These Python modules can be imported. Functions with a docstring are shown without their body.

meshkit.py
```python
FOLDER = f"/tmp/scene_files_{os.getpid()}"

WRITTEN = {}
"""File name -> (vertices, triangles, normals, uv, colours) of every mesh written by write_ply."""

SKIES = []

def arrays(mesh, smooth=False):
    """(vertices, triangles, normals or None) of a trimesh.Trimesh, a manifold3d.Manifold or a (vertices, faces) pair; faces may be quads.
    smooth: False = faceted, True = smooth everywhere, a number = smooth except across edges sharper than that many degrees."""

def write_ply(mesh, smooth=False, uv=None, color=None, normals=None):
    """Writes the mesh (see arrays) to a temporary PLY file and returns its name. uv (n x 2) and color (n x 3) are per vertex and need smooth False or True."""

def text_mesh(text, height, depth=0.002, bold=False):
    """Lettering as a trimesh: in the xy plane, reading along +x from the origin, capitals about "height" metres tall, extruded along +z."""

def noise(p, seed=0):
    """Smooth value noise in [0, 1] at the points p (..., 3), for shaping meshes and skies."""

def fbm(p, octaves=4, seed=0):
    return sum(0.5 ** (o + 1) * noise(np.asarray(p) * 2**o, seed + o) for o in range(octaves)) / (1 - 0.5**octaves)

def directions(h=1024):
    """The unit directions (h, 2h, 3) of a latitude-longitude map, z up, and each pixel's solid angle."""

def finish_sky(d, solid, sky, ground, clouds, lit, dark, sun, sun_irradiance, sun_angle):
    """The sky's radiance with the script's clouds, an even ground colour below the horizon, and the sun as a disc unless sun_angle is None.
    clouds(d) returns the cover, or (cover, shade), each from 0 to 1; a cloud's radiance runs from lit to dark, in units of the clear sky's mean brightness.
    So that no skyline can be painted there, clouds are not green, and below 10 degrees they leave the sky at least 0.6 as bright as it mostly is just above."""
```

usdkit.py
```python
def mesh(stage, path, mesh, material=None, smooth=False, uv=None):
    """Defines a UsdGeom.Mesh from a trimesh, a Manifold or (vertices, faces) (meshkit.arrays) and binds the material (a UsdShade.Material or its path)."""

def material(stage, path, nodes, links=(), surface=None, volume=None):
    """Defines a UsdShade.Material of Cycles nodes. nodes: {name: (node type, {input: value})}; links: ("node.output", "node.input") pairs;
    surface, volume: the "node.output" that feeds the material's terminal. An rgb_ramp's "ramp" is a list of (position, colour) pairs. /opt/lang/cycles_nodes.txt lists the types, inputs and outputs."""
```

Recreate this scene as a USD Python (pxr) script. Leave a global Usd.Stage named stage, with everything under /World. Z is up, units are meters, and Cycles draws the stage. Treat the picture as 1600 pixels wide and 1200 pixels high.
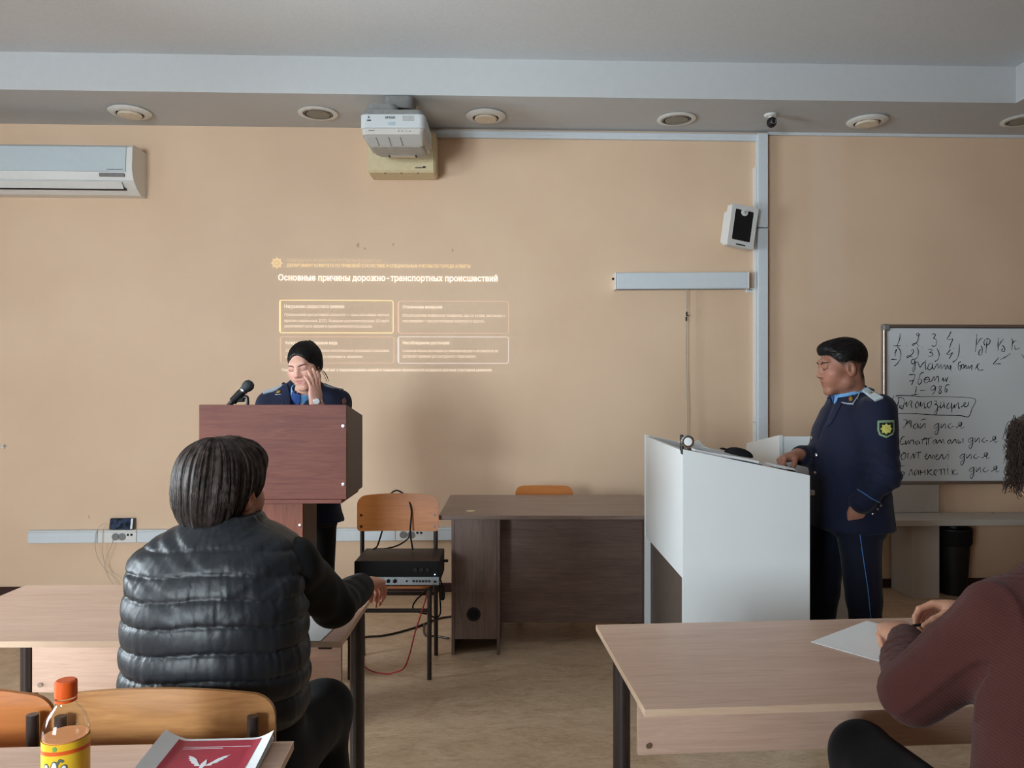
import math, random
import numpy as np, trimesh, shapely
import shapely.geometry as sg
import usdkit, meshkit
from pxr import Usd, UsdGeom, UsdLux, UsdShade, Gf, Sdf, Vt

stage = Usd.Stage.CreateInMemory()
UsdGeom.SetStageUpAxis(stage, "Z")
UsdGeom.SetStageMetersPerUnit(stage, 1.0)
UsdGeom.Xform.Define(stage, "/World")
random.seed(7)
RNG = np.random.default_rng(7)

# ------------------------------------------------------------------ camera, light, exposure
YAW = 2.06                     # the camera looks 2 degrees to the right of the front wall's normal
EYE = 1.45
CA, SA = math.cos(math.radians(YAW)), math.sin(math.radians(YAW))
cam = UsdGeom.Camera.Define(stage, "/World/camera")
cam.AddTranslateOp().Set((0, 0, EYE))
cam.AddRotateXYZOp().Set((90, 0, -YAW))
cam.CreateHorizontalApertureAttr(36.0)
cam.CreateVerticalApertureAttr(27.0)
cam.CreateFocalLengthAttr(27.0)
cam.CreateClippingRangeAttr((0.05, 200))
cam.CreateExposureAttr(0.0)

dome = UsdLux.DomeLight.Define(stage, "/World/sky")
dome.CreateIntensityAttr(0.5)
dome.CreateColorAttr((0.80, 0.90, 1.0))


def window_light(name, loc, size, rot, power, color=(0.86, 0.92, 1.0)):
    """Overcast daylight standing just outside a window, shining into the room."""
    l = UsdLux.RectLight.Define(stage, "/World/" + name)
    l.AddTranslateOp().Set(loc)
    l.AddRotateXYZOp().Set(rot)
    l.CreateWidthAttr(size[0]); l.CreateHeightAttr(size[1])
    l.CreateIntensityAttr(power); l.CreateColorAttr(color)


# window openings: (x0, x1, z0, z1) in the rear wall, (y0, y1, z0, z1) in the left wall
REAR_Y, LEFT_X, RIGHT_X, BACK_Y = -2.3, -4.1, 4.45, 5.38
WIN_REAR = [(-3.5, -1.9, 0.85, 2.35)]
WIN_LEFT = [(1.0, 2.9, 0.85, 2.35)]
window_light("daylight_rear", (-2.7, REAR_Y - 0.32, 1.6), (1.8, 1.6), (90, 0, 0), 58.0)
window_light("daylight_left", (LEFT_X - 0.32, 1.95, 1.6), (2.1, 1.6), (90, 0, -90), 30.0)

# ------------------------------------------------------------------ helpers: places and names


def c2r(p):
    """camera-aligned (right, depth, height) -> room"""
    p = np.asarray(p, float)
    o = p.copy()
    o[..., 0] = p[..., 0] * CA + p[..., 1] * SA
    o[..., 1] = -p[..., 0] * SA + p[..., 1] * CA
    return o


def at(px, py, d):
    """the point at depth d that the photograph shows at (px, py), camera-aligned"""
    return np.array([(px - 800) / 1200 * d, d, EYE + (600 - py) / 1200 * d])


def wall_at(px, py, y):
    """the room point on the plane y = const"""
    t = (px - 800) / 1200
    r = np.array([SA + CA * t, CA - SA * t, (600 - py) / 1200])
    s = y / r[1]
    return np.array([r[0] * s, y, EYE + r[2] * s])


used = {}


def numbered(parent, name):
    k = (parent, name)
    used[k] = used.get(k, -1) + 1
    return parent + "/" + (name if used[k] == 0 else f"{name}_{used[k]:03d}")


def tag(prim, label=None, cat=None, group=None, kind=None):
    for k, v in (("label", label), ("category", cat), ("group", group), ("kind", kind)):
        if v:
            prim.SetCustomDataByKey(k, v)


def thing(name, label, cat, loc=(0, 0, 0), rz=0.0, room=False, group=None):
    x = UsdGeom.Xform.Define(stage, numbered("/World", name))
    l = np.asarray(loc, float) if room else c2r(loc)
    x.AddTranslateOp().Set(tuple(map(float, l)))
    r = rz if room else rz - YAW
    if abs(r) > 1e-6:
        x.AddRotateZOp().Set(float(r))
    tag(x.GetPrim(), label, cat, group)
    return x.GetPrim()


def part(parent, name, mesh, m, smooth=False, label=None, kind=None, tint=None):
    path = numbered(str(parent.GetPath()), name)
    p = usdkit.mesh(stage, path, mesh, m, smooth)
    if tint is not None:
        UsdGeom.PrimvarsAPI(p).CreatePrimvar("tint", Sdf.ValueTypeNames.Color3fArray, "vertex").Set(Vt.Vec3fArray.FromNumpy(np.asarray(tint, np.float32)))
    tag(p.GetPrim(), label, None, None, kind)
    return p.GetPrim()


def single(name, mesh, m, label, cat, loc=(0, 0, 0), rz=0.0, room=False, smooth=False, group=None):
    """a thing that is one mesh"""
    p = usdkit.mesh(stage, numbered("/World", name), mesh, m, smooth)
    l = np.asarray(loc, float) if room else c2r(loc)
    p.AddTranslateOp().Set(tuple(map(float, l)))
    r = rz if room else rz - YAW
    if abs(r) > 1e-6:
        p.AddRotateZOp().Set(float(r))
    tag(p.GetPrim(), label, cat, group)
    return p.GetPrim()


def struct(name, mesh, m, parent=None, smooth=False):
    p = usdkit.mesh(stage, numbered("/World" if parent is None else str(parent.GetPath()), name), mesh, m, smooth).GetPrim()
    if parent is None:
        tag(p, kind="structure")
    return p


def copy_of(src, name, label, cat, loc, rz=0.0, room=False, group=None):
    t = thing(name, label, cat, loc, rz, room, group)
    t.GetReferences().AddInternalReference(src.GetPath())
    t.SetInstanceable(True)
    return t


# ------------------------------------------------------------------ helpers: shapes


def join(*ms):
    return trimesh.util.concatenate([m for m in ms])


def box(c, s, ch=0.0, rot=None):
    """box of size s centred at c, edges chamfered by ch"""
    s = np.asarray(s, float) / 2
    if ch <= 0:
        m = trimesh.creation.box(2 * s)
    else:
        ch = min(ch, 0.45 * 2 * s.min())
        pts = [(2 * np.array(q) - 1) * (s - ch * (1 - np.eye(3)[k])) for q in np.ndindex(2, 2, 2) for k in range(3)]
        m = trimesh.convex.convex_hull(np.array(pts))
    if rot is not None:
        m.apply_transform(rot)
    m.apply_translation(c)
    return m


def box2(lo, hi, ch=0.0):
    lo, hi = np.asarray(lo, float), np.asarray(hi, float)
    return box((lo + hi) / 2, np.abs(hi - lo), ch)


def rot(deg, axis):
    return trimesh.transformations.rotation_matrix(math.radians(deg), axis)


def cyl(a, b, r, n=20, r2=None):
    return tube([a, b], [r, r if r2 is None else r2], n)


def smooth_path(pts, n=8):
    """Catmull-Rom through the points"""
    p = np.asarray(pts, float)
    if len(p) < 3:
        return p
    q = np.vstack([2 * p[0] - p[1], p, 2 * p[-1] - p[-2]])
    out = []
    for i in range(1, len(q) - 2):
        t = np.linspace(0, 1, n, endpoint=False)[:, None]
        a, b, c, d = q[i - 1], q[i], q[i + 1], q[i + 2]
        out.append(0.5 * (2 * b + (c - a) * t + (2 * a - 5 * b + 4 * c - d) * t**2 + (3 * b - a - 3 * c + d) * t**3))
    return np.vstack(out + [p[-1:]])


def tube(pts, r, n=8):
    """capped tube along a polyline; r a number or one per point"""
    p = np.asarray(pts, float)
    r = np.broadcast_to(np.asarray(r, float), len(p))
    t = np.gradient(p, axis=0)
    t /= np.maximum(np.linalg.norm(t, axis=1, keepdims=True), 1e-9)
    u = np.cross(t[0], [0.3, 0.2, 1.0] if abs(t[0][2]) < 0.9 else [1.0, 0.1, 0])
    rings = []
    for k in range(len(p)):
        u = u - t[k] * (u @ t[k]); u /= max(np.linalg.norm(u), 1e-9)
        w = np.cross(t[k], u)
        a = np.arange(n) / n * 2 * np.pi
        rings.append(p[k] + r[k] * (np.cos(a)[:, None] * u + np.sin(a)[:, None] * w))
    v = np.vstack(rings + [p[:1], p[-1:]])
    f = []
    for k in range(len(p) - 1):
        for i in range(n):
            a, b = k * n + i, k * n + (i + 1) % n
            f += [[a, b, b + n], [a, b + n, a + n]]
    e = (len(p) - 1) * n
    for i in range(n):
        f += [[len(v) - 2, (i + 1) % n, i], [len(v) - 1, e + i, e + (i + 1) % n]]
    return trimesh.Trimesh(v, f, process=False)


def lathe(profile, n=32, c=(0, 0, 0)):
    """profile [(r, z)] turned about z"""
    m = trimesh.creation.revolve(np.array(profile, float), sections=n)
    m.apply_translation(c)
    return m


def prism(poly, depth, plane="xz", at0=0.0):
    """polygon (list or shapely, in the plane named) extruded by depth along the third axis from at0"""
    g = poly if hasattr(poly, "exterior") else sg.Polygon(poly)
    m = trimesh.creation.extrude_polygon(g, abs(depth), engine="earcut")
    v = m.vertices.copy()
    h = v[:, 2] * (1 if depth > 0 else -1) + at0
    if plane == "xz":
        nv = np.c_[v[:, 0], h, v[:, 1]]
    elif plane == "yz":
        nv = np.c_[h, v[:, 0], v[:, 1]]
    else:
        nv = np.c_[v[:, 0], v[:, 1], h]
    m = trimesh.Trimesh(nv, m.faces, process=False)
    if m.volume < 0:
        m.invert()
    return m


def rrect(w, h, r, cx=0.0, cy=0.0, seg=6):
    return sg.box(cx - w / 2 + r, cy - h / 2 + r, cx + w / 2 - r, cy + h / 2 - r).buffer(r, quad_segs=seg)


_font = []


def text(s, height, width=None, depth=0.001, bold=False, size=60, serif=False):
    """lettering starting at the origin, reading along +x, standing in the xz plane and facing -y"""
    from PIL import Image, ImageDraw, ImageFont
    import glob
    if not _font:
        _font.append(glob.glob("/opt/blender-*/*/datafiles/fonts/Inter.woff2")[0])
    font = ImageFont.truetype(_font[0], size)
    x0, y0, x1, y1 = font.getbbox(s, anchor="ls", stroke_width=int(bold))
    im = Image.new("L", (x1 - x0 + 8, y1 - y0 + 8))
    ImageDraw.Draw(im).text((4 - x0, 4 - y0), s, 255, font, anchor="ls", stroke_width=int(bold))
    on = np.pad(np.asarray(im) > 127, ((1, 1), (4, 4))).astype(np.int8)
    if serif:                                             # feet on the upright stems, at the base line, the x height and the cap height
        base = 4 - y0
        for row, up in ((base, 1), (base - int(size * .546), -1), (base - int(size * .7275), -1)):
            probe = on[np.clip(row - up * 4, 0, len(on) - 1)]
            e = np.diff(np.r_[0, probe, 0]); a_, b_ = np.nonzero(e == 1)[0], np.nonzero(e == -1)[0]
            for a, b in zip(a_, b_):
                beyond = on[np.clip(row + up * 3, 0, len(on) - 1), a:b].any()
                if size * .07 < b - a < size * .17 and not beyond:
                    on[min(row, row - up * 2):max(row, row - up * 2) + 1, max(a - 3, 0):b + 3] = 1
    polys = []
    cols = np.nonzero(on.any(0))[0]                       # one connected run of columns at a time: small unions are quick
    cuts = np.split(cols, np.nonzero(np.diff(cols) > 1)[0] + 1)
    for c in cuts:
        sub = on[:, c[0] - 1:c[-1] + 2]
        st = np.argwhere(np.diff(sub, axis=1) == 1); en = np.argwhere(np.diff(sub, axis=1) == -1)
        g = shapely.union_all(shapely.box(st[:, 1] + c[0], -st[:, 0] - 1.0, en[:, 1] + c[0], -st[:, 0] * 1.0)).buffer(.5, quad_segs=2).buffer(-.5, quad_segs=2).simplify(.6)
        polys += [q for q in getattr(g, "geoms", [g]) if q.area > 1]
    m = join(*[trimesh.creation.extrude_polygon(g, 1.0, engine="earcut") for g in polys])
    k = height / (size * .7275)
    v = np.c_[(m.vertices[:, 0] - 8) * k, -m.vertices[:, 2] * depth, (m.vertices[:, 1] + 5 - y0 + 0) * k]
    if width:
        v[:, 0] *= width / max(v[:, 0].max(), 1e-6)
    return trimesh.Trimesh(v, m.faces, process=False)


def moved(m, t, r=None):
    m = m.copy()
    if r is not None:
        m.apply_transform(r)
    m.apply_translation(t)
    return m


# ------------------------------------------------------------------ helpers: materials


def lin(c):
    c = np.asarray(c, float) / 255
    return tuple(np.where(c < 0.04045, c / 12.92, ((c + 0.055) / 1.055) ** 2.4))


def mat(name, c, rough=0.5, spec=0.5, metal=0.0, **kw):
    """plain surface with a slight mottle; c in sRGB 0-255"""
    a = np.array(lin(c)); v = kw.pop("vary", 0.06); sc = kw.pop("scale", 30.0); st = kw.pop("stretch", (1, 1, 1)); bump = kw.pop("bump", 0.0); det = kw.pop("detail", 3.0)
    c2 = kw.pop("c2", None)
    b = np.array(lin(c2)) if c2 is not None else a * (1 - 2 * v)
    nodes = {"tc": ("texture_coordinate", {}), "mp": ("mapping", {"scale": st}), "n": ("noise_texture", {"scale": sc, "detail": det}),
             "r": ("rgb_ramp", {"ramp": [(0.3, tuple(b)), (0.7, tuple(a * (1 + v) if c2 is None else a))]}),
             "p": ("principled_bsdf", {"roughness": rough, "specular_ior_level": spec, "metallic": metal, **kw})}
    links = [("tc.object", "mp.vector"), ("mp.vector", "n.vector"), ("n.fac", "r.fac"), ("r.color", "p.base_color")]
    if bump:
        nodes["b"] = ("bump", {"strength": bump, "distance": 0.01})
        links += [("n.fac", "b.height"), ("b.normal", "p.normal")]
    return usdkit.material(stage, "/World/Looks/" + name, nodes, links, surface="p.BSDF")


def wood(name, dark, light, axis="x", scale=6.0, rough=0.4, spec=0.4, ratio=14.0, dist=1.2):
    st = {"x": (1, ratio, ratio), "y": (ratio, 1, ratio), "z": (ratio, ratio, 1)}[axis]
    st2 = {"x": (1, 5, 5), "y": (5, 1, 5), "z": (5, 5, 1)}[axis]
    nodes = {"tc": ("texture_coordinate", {}), "mp": ("mapping", {"scale": st}), "mq": ("mapping", {"scale": st2}),
             "n": ("noise_texture", {"scale": scale, "detail": 5.0, "roughness": 0.6, "distortion": dist}), "k": ("noise_texture", {"scale": scale * 0.35, "detail": 2.0}),
             "mx": ("mix_float", {"fac": 0.4}), "r": ("rgb_ramp", {"ramp": [(0.32, lin(dark)), (0.66, lin(light))]}),
             "b": ("bump", {"strength": 0.06, "distance": 0.002}), "p": ("principled_bsdf", {"roughness": rough, "specular_ior_level": spec})}
    links = [("tc.object", "mp.vector"), ("tc.object", "mq.vector"), ("mp.vector", "n.vector"), ("mq.vector", "k.vector"), ("n.fac", "mx.a"), ("k.fac", "mx.b"), ("mx.result", "r.fac"), ("r.color", "p.base_color"), ("n.fac", "b.height"), ("b.normal", "p.normal")]
    return usdkit.material(stage, "/World/Looks/" + name, nodes, links, surface="p.BSDF")


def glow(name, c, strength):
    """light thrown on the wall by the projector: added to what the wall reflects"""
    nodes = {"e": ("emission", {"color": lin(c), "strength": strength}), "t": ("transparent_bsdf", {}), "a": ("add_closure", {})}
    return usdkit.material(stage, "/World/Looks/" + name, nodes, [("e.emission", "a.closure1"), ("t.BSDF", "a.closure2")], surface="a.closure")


M = {}
M["ceiling"] = mat("ceiling_paint", (216, 219, 222), 0.9, 0.2, vary=0.02, scale=60, bump=0.05)
M["trim_white"] = mat("soffit_paint", (198, 200, 202), 0.85, 0.2, vary=0.01, scale=20)
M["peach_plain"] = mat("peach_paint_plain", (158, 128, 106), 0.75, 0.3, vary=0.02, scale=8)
M["white_plastic"] = mat("white_plastic", (226, 226, 224), 0.35, 0.5, vary=0.01)
M["duct"] = mat("trunking_plastic", (214, 222, 228), 0.4, 0.5, vary=0.01)
M["cream_plastic"] = mat("cream_plastic", (214, 198, 160), 0.45, 0.4, vary=0.03)
M["grey_plastic"] = mat("grey_plastic", (128, 128, 126), 0.5, 0.4)
M["mid_grey"] = mat("mid_grey_plastic", (170, 170, 168), 0.5, 0.4)
M["dark"] = mat("dark_plastic", (22, 22, 24), 0.5, 0.4)
M["black_rubber"] = mat("black_rubber", (14, 14, 15), 0.7, 0.3)
M["black_metal"] = mat("black_painted_steel", (34, 30, 32), 0.4, 0.5)
M["brown_metal"] = mat("brown_black_steel", (48, 38, 36), 0.35, 0.5)
M["chrome"] = mat("chrome", (200, 200, 200), 0.2, 0.5, 1.0, vary=0.01)
M["alu"] = mat("aluminium", (178, 178, 178), 0.35, 0.5, 1.0, vary=0.02)
M["desk_wood"] = wood("beech_laminate", (192, 157, 138), (216, 184, 165), "x", 5.0, 0.30, 0.5)
M["desk_edge"] = wood("beech_edge", (206, 176, 150), (224, 196, 170), "x", 5.0, 0.45)
M["ply"] = wood("plywood_lacquer", (150, 100, 58), (190, 138, 86), "x", 5.0, 0.3, 0.6)
M["ply_red"] = wood("plywood_lacquer_orange", (172, 100, 48), (200, 124, 64), "x", 5.0, 0.3, 0.6)
M["podium"] = wood("mahogany_laminate", (88, 43, 35), (116, 65, 54), "x", 5.0, 0.5, 0.25)
M["podium_col"] = wood("mahogany_column", (108, 60, 45), (138, 84, 66), "z", 5.0, 0.5, 0.25)
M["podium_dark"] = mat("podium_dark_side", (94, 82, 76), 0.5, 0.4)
M["brown"] = wood("wenge_laminate", (100, 80, 73), (136, 113, 104), "x", 7.0, 0.45, 0.4, 22)
M["brown_v"] = wood("wenge_laminate_upright", (96, 76, 69), (130, 107, 98), "z", 7.0, 0.45, 0.4, 22)
M["brown_top"] = wood("wenge_top", (110, 90, 83), (140, 119, 110), "x", 7.0, 0.3, 0.5, 22)
M["white_lam"] = mat("white_laminate", (224, 228, 230), 0.42, 0.4, vary=0.008, scale=4)
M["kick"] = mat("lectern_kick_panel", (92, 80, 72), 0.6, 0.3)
M["grey_lam"] = mat("grey_laminate", (196, 190, 182), 0.5, 0.4, vary=0.02, scale=4)
M["paper"] = mat("paper", (236, 238, 240), 0.8, 0.2, vary=0.01)
M["base"] = mat("dark_baseboard", (60, 36, 30), 0.5, 0.4)
M["ink"] = mat("marker_ink", (44, 56, 66), 0.6, 0.3)

# wall paint: peach with hand-sized unevenness, a few scuffs, one paler plaster strip to the right of the pipe duct
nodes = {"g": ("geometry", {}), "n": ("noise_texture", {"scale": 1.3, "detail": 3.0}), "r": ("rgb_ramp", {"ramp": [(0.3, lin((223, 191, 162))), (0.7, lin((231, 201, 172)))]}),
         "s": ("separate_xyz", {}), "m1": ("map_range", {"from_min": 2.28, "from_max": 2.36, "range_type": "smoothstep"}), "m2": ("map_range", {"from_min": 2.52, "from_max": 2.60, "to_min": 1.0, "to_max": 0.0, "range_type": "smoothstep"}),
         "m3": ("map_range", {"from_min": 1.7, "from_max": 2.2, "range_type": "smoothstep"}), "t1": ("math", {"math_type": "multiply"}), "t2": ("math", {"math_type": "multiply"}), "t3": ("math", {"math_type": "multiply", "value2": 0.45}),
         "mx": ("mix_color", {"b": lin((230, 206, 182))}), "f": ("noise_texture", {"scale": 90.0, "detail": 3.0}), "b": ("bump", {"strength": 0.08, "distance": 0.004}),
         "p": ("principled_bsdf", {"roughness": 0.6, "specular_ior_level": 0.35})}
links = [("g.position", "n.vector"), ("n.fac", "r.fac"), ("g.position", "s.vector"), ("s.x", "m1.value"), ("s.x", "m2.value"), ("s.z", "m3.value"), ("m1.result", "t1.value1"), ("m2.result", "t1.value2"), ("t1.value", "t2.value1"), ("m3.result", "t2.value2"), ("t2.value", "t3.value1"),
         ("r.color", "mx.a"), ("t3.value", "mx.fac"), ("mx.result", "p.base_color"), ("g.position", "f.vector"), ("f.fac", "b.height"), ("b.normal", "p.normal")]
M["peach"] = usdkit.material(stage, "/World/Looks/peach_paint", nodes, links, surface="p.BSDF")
# marbled linoleum
nodes = {"g": ("geometry", {}), "mp": ("mapping", {"scale": (1.0, 2.2, 1.0), "rotation": (0, 0, 0.5)}), "n": ("noise_texture", {"scale": 4.0, "detail": 6.0, "roughness": 0.65, "distortion": 1.5}), "k": ("noise_texture", {"scale": 28.0, "detail": 5.0, "roughness": 0.7, "distortion": 0.8}), "mx": ("mix_float", {"fac": 0.5}),
         "r": ("rgb_ramp", {"ramp": [(0.33, lin((166, 136, 108))), (0.5, lin((196, 168, 138))), (0.66, lin((212, 188, 160)))]}), "p": ("principled_bsdf", {"roughness": 0.42, "specular_ior_level": 0.4})}
links = [("g.position", "mp.vector"), ("mp.vector", "n.vector"), ("mp.vector", "k.vector"), ("n.fac", "mx.a"), ("k.fac", "mx.b"), ("mx.result", "r.fac"), ("r.color", "p.base_color")]
M["floor"] = usdkit.material(stage, "/World/Looks/linoleum", nodes, links, surface="p.BSDF")
# window pane
nodes = {"f": ("fresnel", {"IOR": 1.45}), "t": ("transparent_bsdf", {"color": (0.93, 0.96, 0.95)}), "g": ("glossy_bsdf", {"roughness": 0.0}), "m": ("mix_closure", {})}
M["pane"] = usdkit.material(stage, "/World/Looks/window_pane", nodes, [("f.fac", "m.fac"), ("t.BSDF", "m.closure1"), ("g.BSDF", "m.closure2")], surface="m.closure")
# ------------------------------------------------------------------ the room
H_SOFFIT, H_CEIL, SOFFIT_Y, SOFFIT_X = 3.232, 3.462, 4.755, 3.37
T = 0.2
struct("floor", box2((LEFT_X - T, REAR_Y - T, -0.1), (RIGHT_X + T, BACK_Y + T, 0)), M["floor"])
struct("ceiling", box2((LEFT_X - T, REAR_Y - T, H_CEIL), (RIGHT_X + T, BACK_Y + T, H_CEIL + 0.1)), M["ceiling"])
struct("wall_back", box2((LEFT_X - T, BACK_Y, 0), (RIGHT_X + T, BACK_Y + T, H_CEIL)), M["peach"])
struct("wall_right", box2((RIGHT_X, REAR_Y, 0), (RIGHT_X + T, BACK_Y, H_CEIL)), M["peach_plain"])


def wall_with_holes(along, lo, hi, holes):
    """boxes (a0, a1, z0, z1) around the openings, along 'x' or 'y'"""
    rects, a = [], lo
    for a0, a1, z0, z1 in sorted(holes):
        rects += [(a, a0, 0, H_CEIL), (a0, a1, 0, z0), (a0, a1, z1, H_CEIL)]
        a = a1
    rects.append((a, hi, 0, H_CEIL))
    g = shapely.union_all([sg.box(r[0], r[2], r[1], r[3]) for r in rects])
    return prism(g, -T, "xz" if along == "x" else "yz", REAR_Y if along == "x" else LEFT_X)


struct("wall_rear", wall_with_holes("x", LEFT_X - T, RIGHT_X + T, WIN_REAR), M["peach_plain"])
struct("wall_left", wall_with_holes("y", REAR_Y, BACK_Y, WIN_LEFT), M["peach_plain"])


def window(n, along, a0, a1, z0, z1):
    w = UsdGeom.Xform.Define(stage, f"/World/window_{n}").GetPrim()
    tag(w, kind="structure")
    pl, c = ("xz", REAR_Y - 0.12) if along == "x" else ("yz", LEFT_X - 0.12)
    outer = sg.box(a0, z0, a1, z1)
    mid = (a0 + a1) / 2
    holes = [sg.box(a0 + .07, z0 + .07, mid - .04, z1 - .07), sg.box(mid + .04, z0 + .07, a1 - .07, z1 - .07)]
    struct("window_frame", prism(outer.difference(shapely.union_all(holes)), 0.06, pl, c), M["white_plastic"], w)
    for h in holes:
        struct("pane", prism(h, 0.006, pl, c + 0.025), M["pane"], w)
    sill = (box2((a0 - .05, REAR_Y - .1, z0 - .03), (a1 + .05, REAR_Y + .2, z0)) if along == "x" else box2((LEFT_X - .1, a0 - .05, z0 - .03), (LEFT_X + .2, a1 + .05, z0)))
    struct("window_sill", sill, M["white_plastic"], w)


for i, w in enumerate(WIN_REAR):
    window(i + 1, "x", *w)
for i, w in enumerate(WIN_LEFT):
    window(i + 1 + len(WIN_REAR), "y", *w)
# dropped soffit along the front wall and along the right wall
struct("trim_1", box2((LEFT_X, SOFFIT_Y, H_SOFFIT), (RIGHT_X, BACK_Y, H_CEIL)), M["trim_white"])
struct("trim_2", box2((SOFFIT_X, REAR_Y, H_SOFFIT), (RIGHT_X, SOFFIT_Y, H_CEIL)), M["trim_white"])
struct("trim_3", box2((wall_at(1199, 0, BACK_Y)[0], BACK_Y - .018, H_SOFFIT - .02), (RIGHT_X, BACK_Y, H_SOFFIT)), M["ceiling"])
struct("baseboard_back", box2((LEFT_X, BACK_Y - .018, 0), (RIGHT_X, BACK_Y, 0.062), 0.004), M["base"])
struct("baseboard_left", box2((LEFT_X, REAR_Y, 0), (LEFT_X + .018, BACK_Y - .018, 0.062), 0.004), M["base"])
struct("baseboard_right", box2((RIGHT_X - .018, REAR_Y, 0), (RIGHT_X, BACK_Y - .018, 0.062), 0.004), M["base"])

# ------------------------------------------------------------------ fittings on the soffit
def soffit_pt(px, py):
    t = (px - 800) / 1200
    s = (H_SOFFIT - EYE) / ((600 - py) / 1200)
    return np.array([(SA + CA * t) * s, (CA - SA * t) * s, H_SOFFIT])


M["grille"] = mat("grille_mesh", (150, 146, 136), 0.6, 0.3)
M["vent_cream"] = mat("vent_cream", (232, 219, 198), 0.5, 0.4)
v0 = None
for px, py, lab in ((203, 173, "round white ceiling vent with a cream disc, above the air conditioner"), (759, 179, "round white ceiling vent with a cream disc, just right of the projector"), (1355, 187, "round white ceiling vent with a cream disc, right of the small security camera")):
    p = soffit_pt(px, py)
    if v0 is None:
        v0 = thing("ceiling_vent", lab, "ceiling vent", p, 0, True, "round vents in the soffit")
        part(v0, "rim", lathe([(0.085, -0.001), (0.125, -0.003), (0.132, -0.010), (0.118, -0.022), (0.088, -0.026), (0.085, -0.001)], 40), M["white_plastic"], 40)
        part(v0, "gap_ring", lathe([(0.0, -0.002), (0.088, -0.002), (0.088, -0.012), (0.0, -0.012)], 40), M["dark"])
        part(v0, "disc", lathe([(0.0, -0.012), (0.070, -0.012), (0.074, -0.030), (0.068, -0.036), (0.0, -0.038)], 40), M["vent_cream"], 40)
    else:
        copy_of(v0, "ceiling_vent", lab, "ceiling vent", p, 0, True, "round vents in the soffit")
s0 = None
for px, py, lab in ((497, 176, "round grey-grilled ceiling speaker left of the projector"), (1057, 185, "round grey-grilled ceiling speaker above the end of the white wall duct"), (1597, 187, "round grey-grilled ceiling speaker at the right edge of the photo")):
    p = soffit_pt(px, py)
    if s0 is None:
        s0 = thing("ceiling_speaker", lab, "ceiling speaker", p, 0, True, "round speakers in the soffit")
        part(s0, "rim", lathe([(0.098, -0.001), (0.128, -0.003), (0.130, -0.008), (0.112, -0.014), (0.098, -0.012), (0.098, -0.001)], 40), M["white_plastic"], 40)
        part(s0, "gap_ring", lathe([(0.0, -0.002), (0.1, -0.002), (0.1, -0.009), (0.0, -0.009)], 40), M["dark"])
        gr = [lathe([(0.0, -0.009), (0.074, -0.009), (0.076, -0.013), (0.0, -0.016)], 40)]
        for k in range(3):
            a = k * 2.094
            gr.append(box((0.086 * math.cos(a), 0.086 * math.sin(a), -0.010), (0.03, 0.012, 0.004), rot=rot(math.degrees(a), (0, 0, 1))))
        part(s0, "grille", join(*gr), M["grille"], 30)
        part(s0, "ring", lathe([(0.088, -0.009), (0.092, -0.009), (0.092, -0.014), (0.088, -0.014), (0.088, -0.009)], 40), M["grille"], 30)
    else:
        copy_of(s0, "ceiling_speaker", lab, "ceiling speaker", p, 0, True, "round speakers in the soffit")

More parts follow.
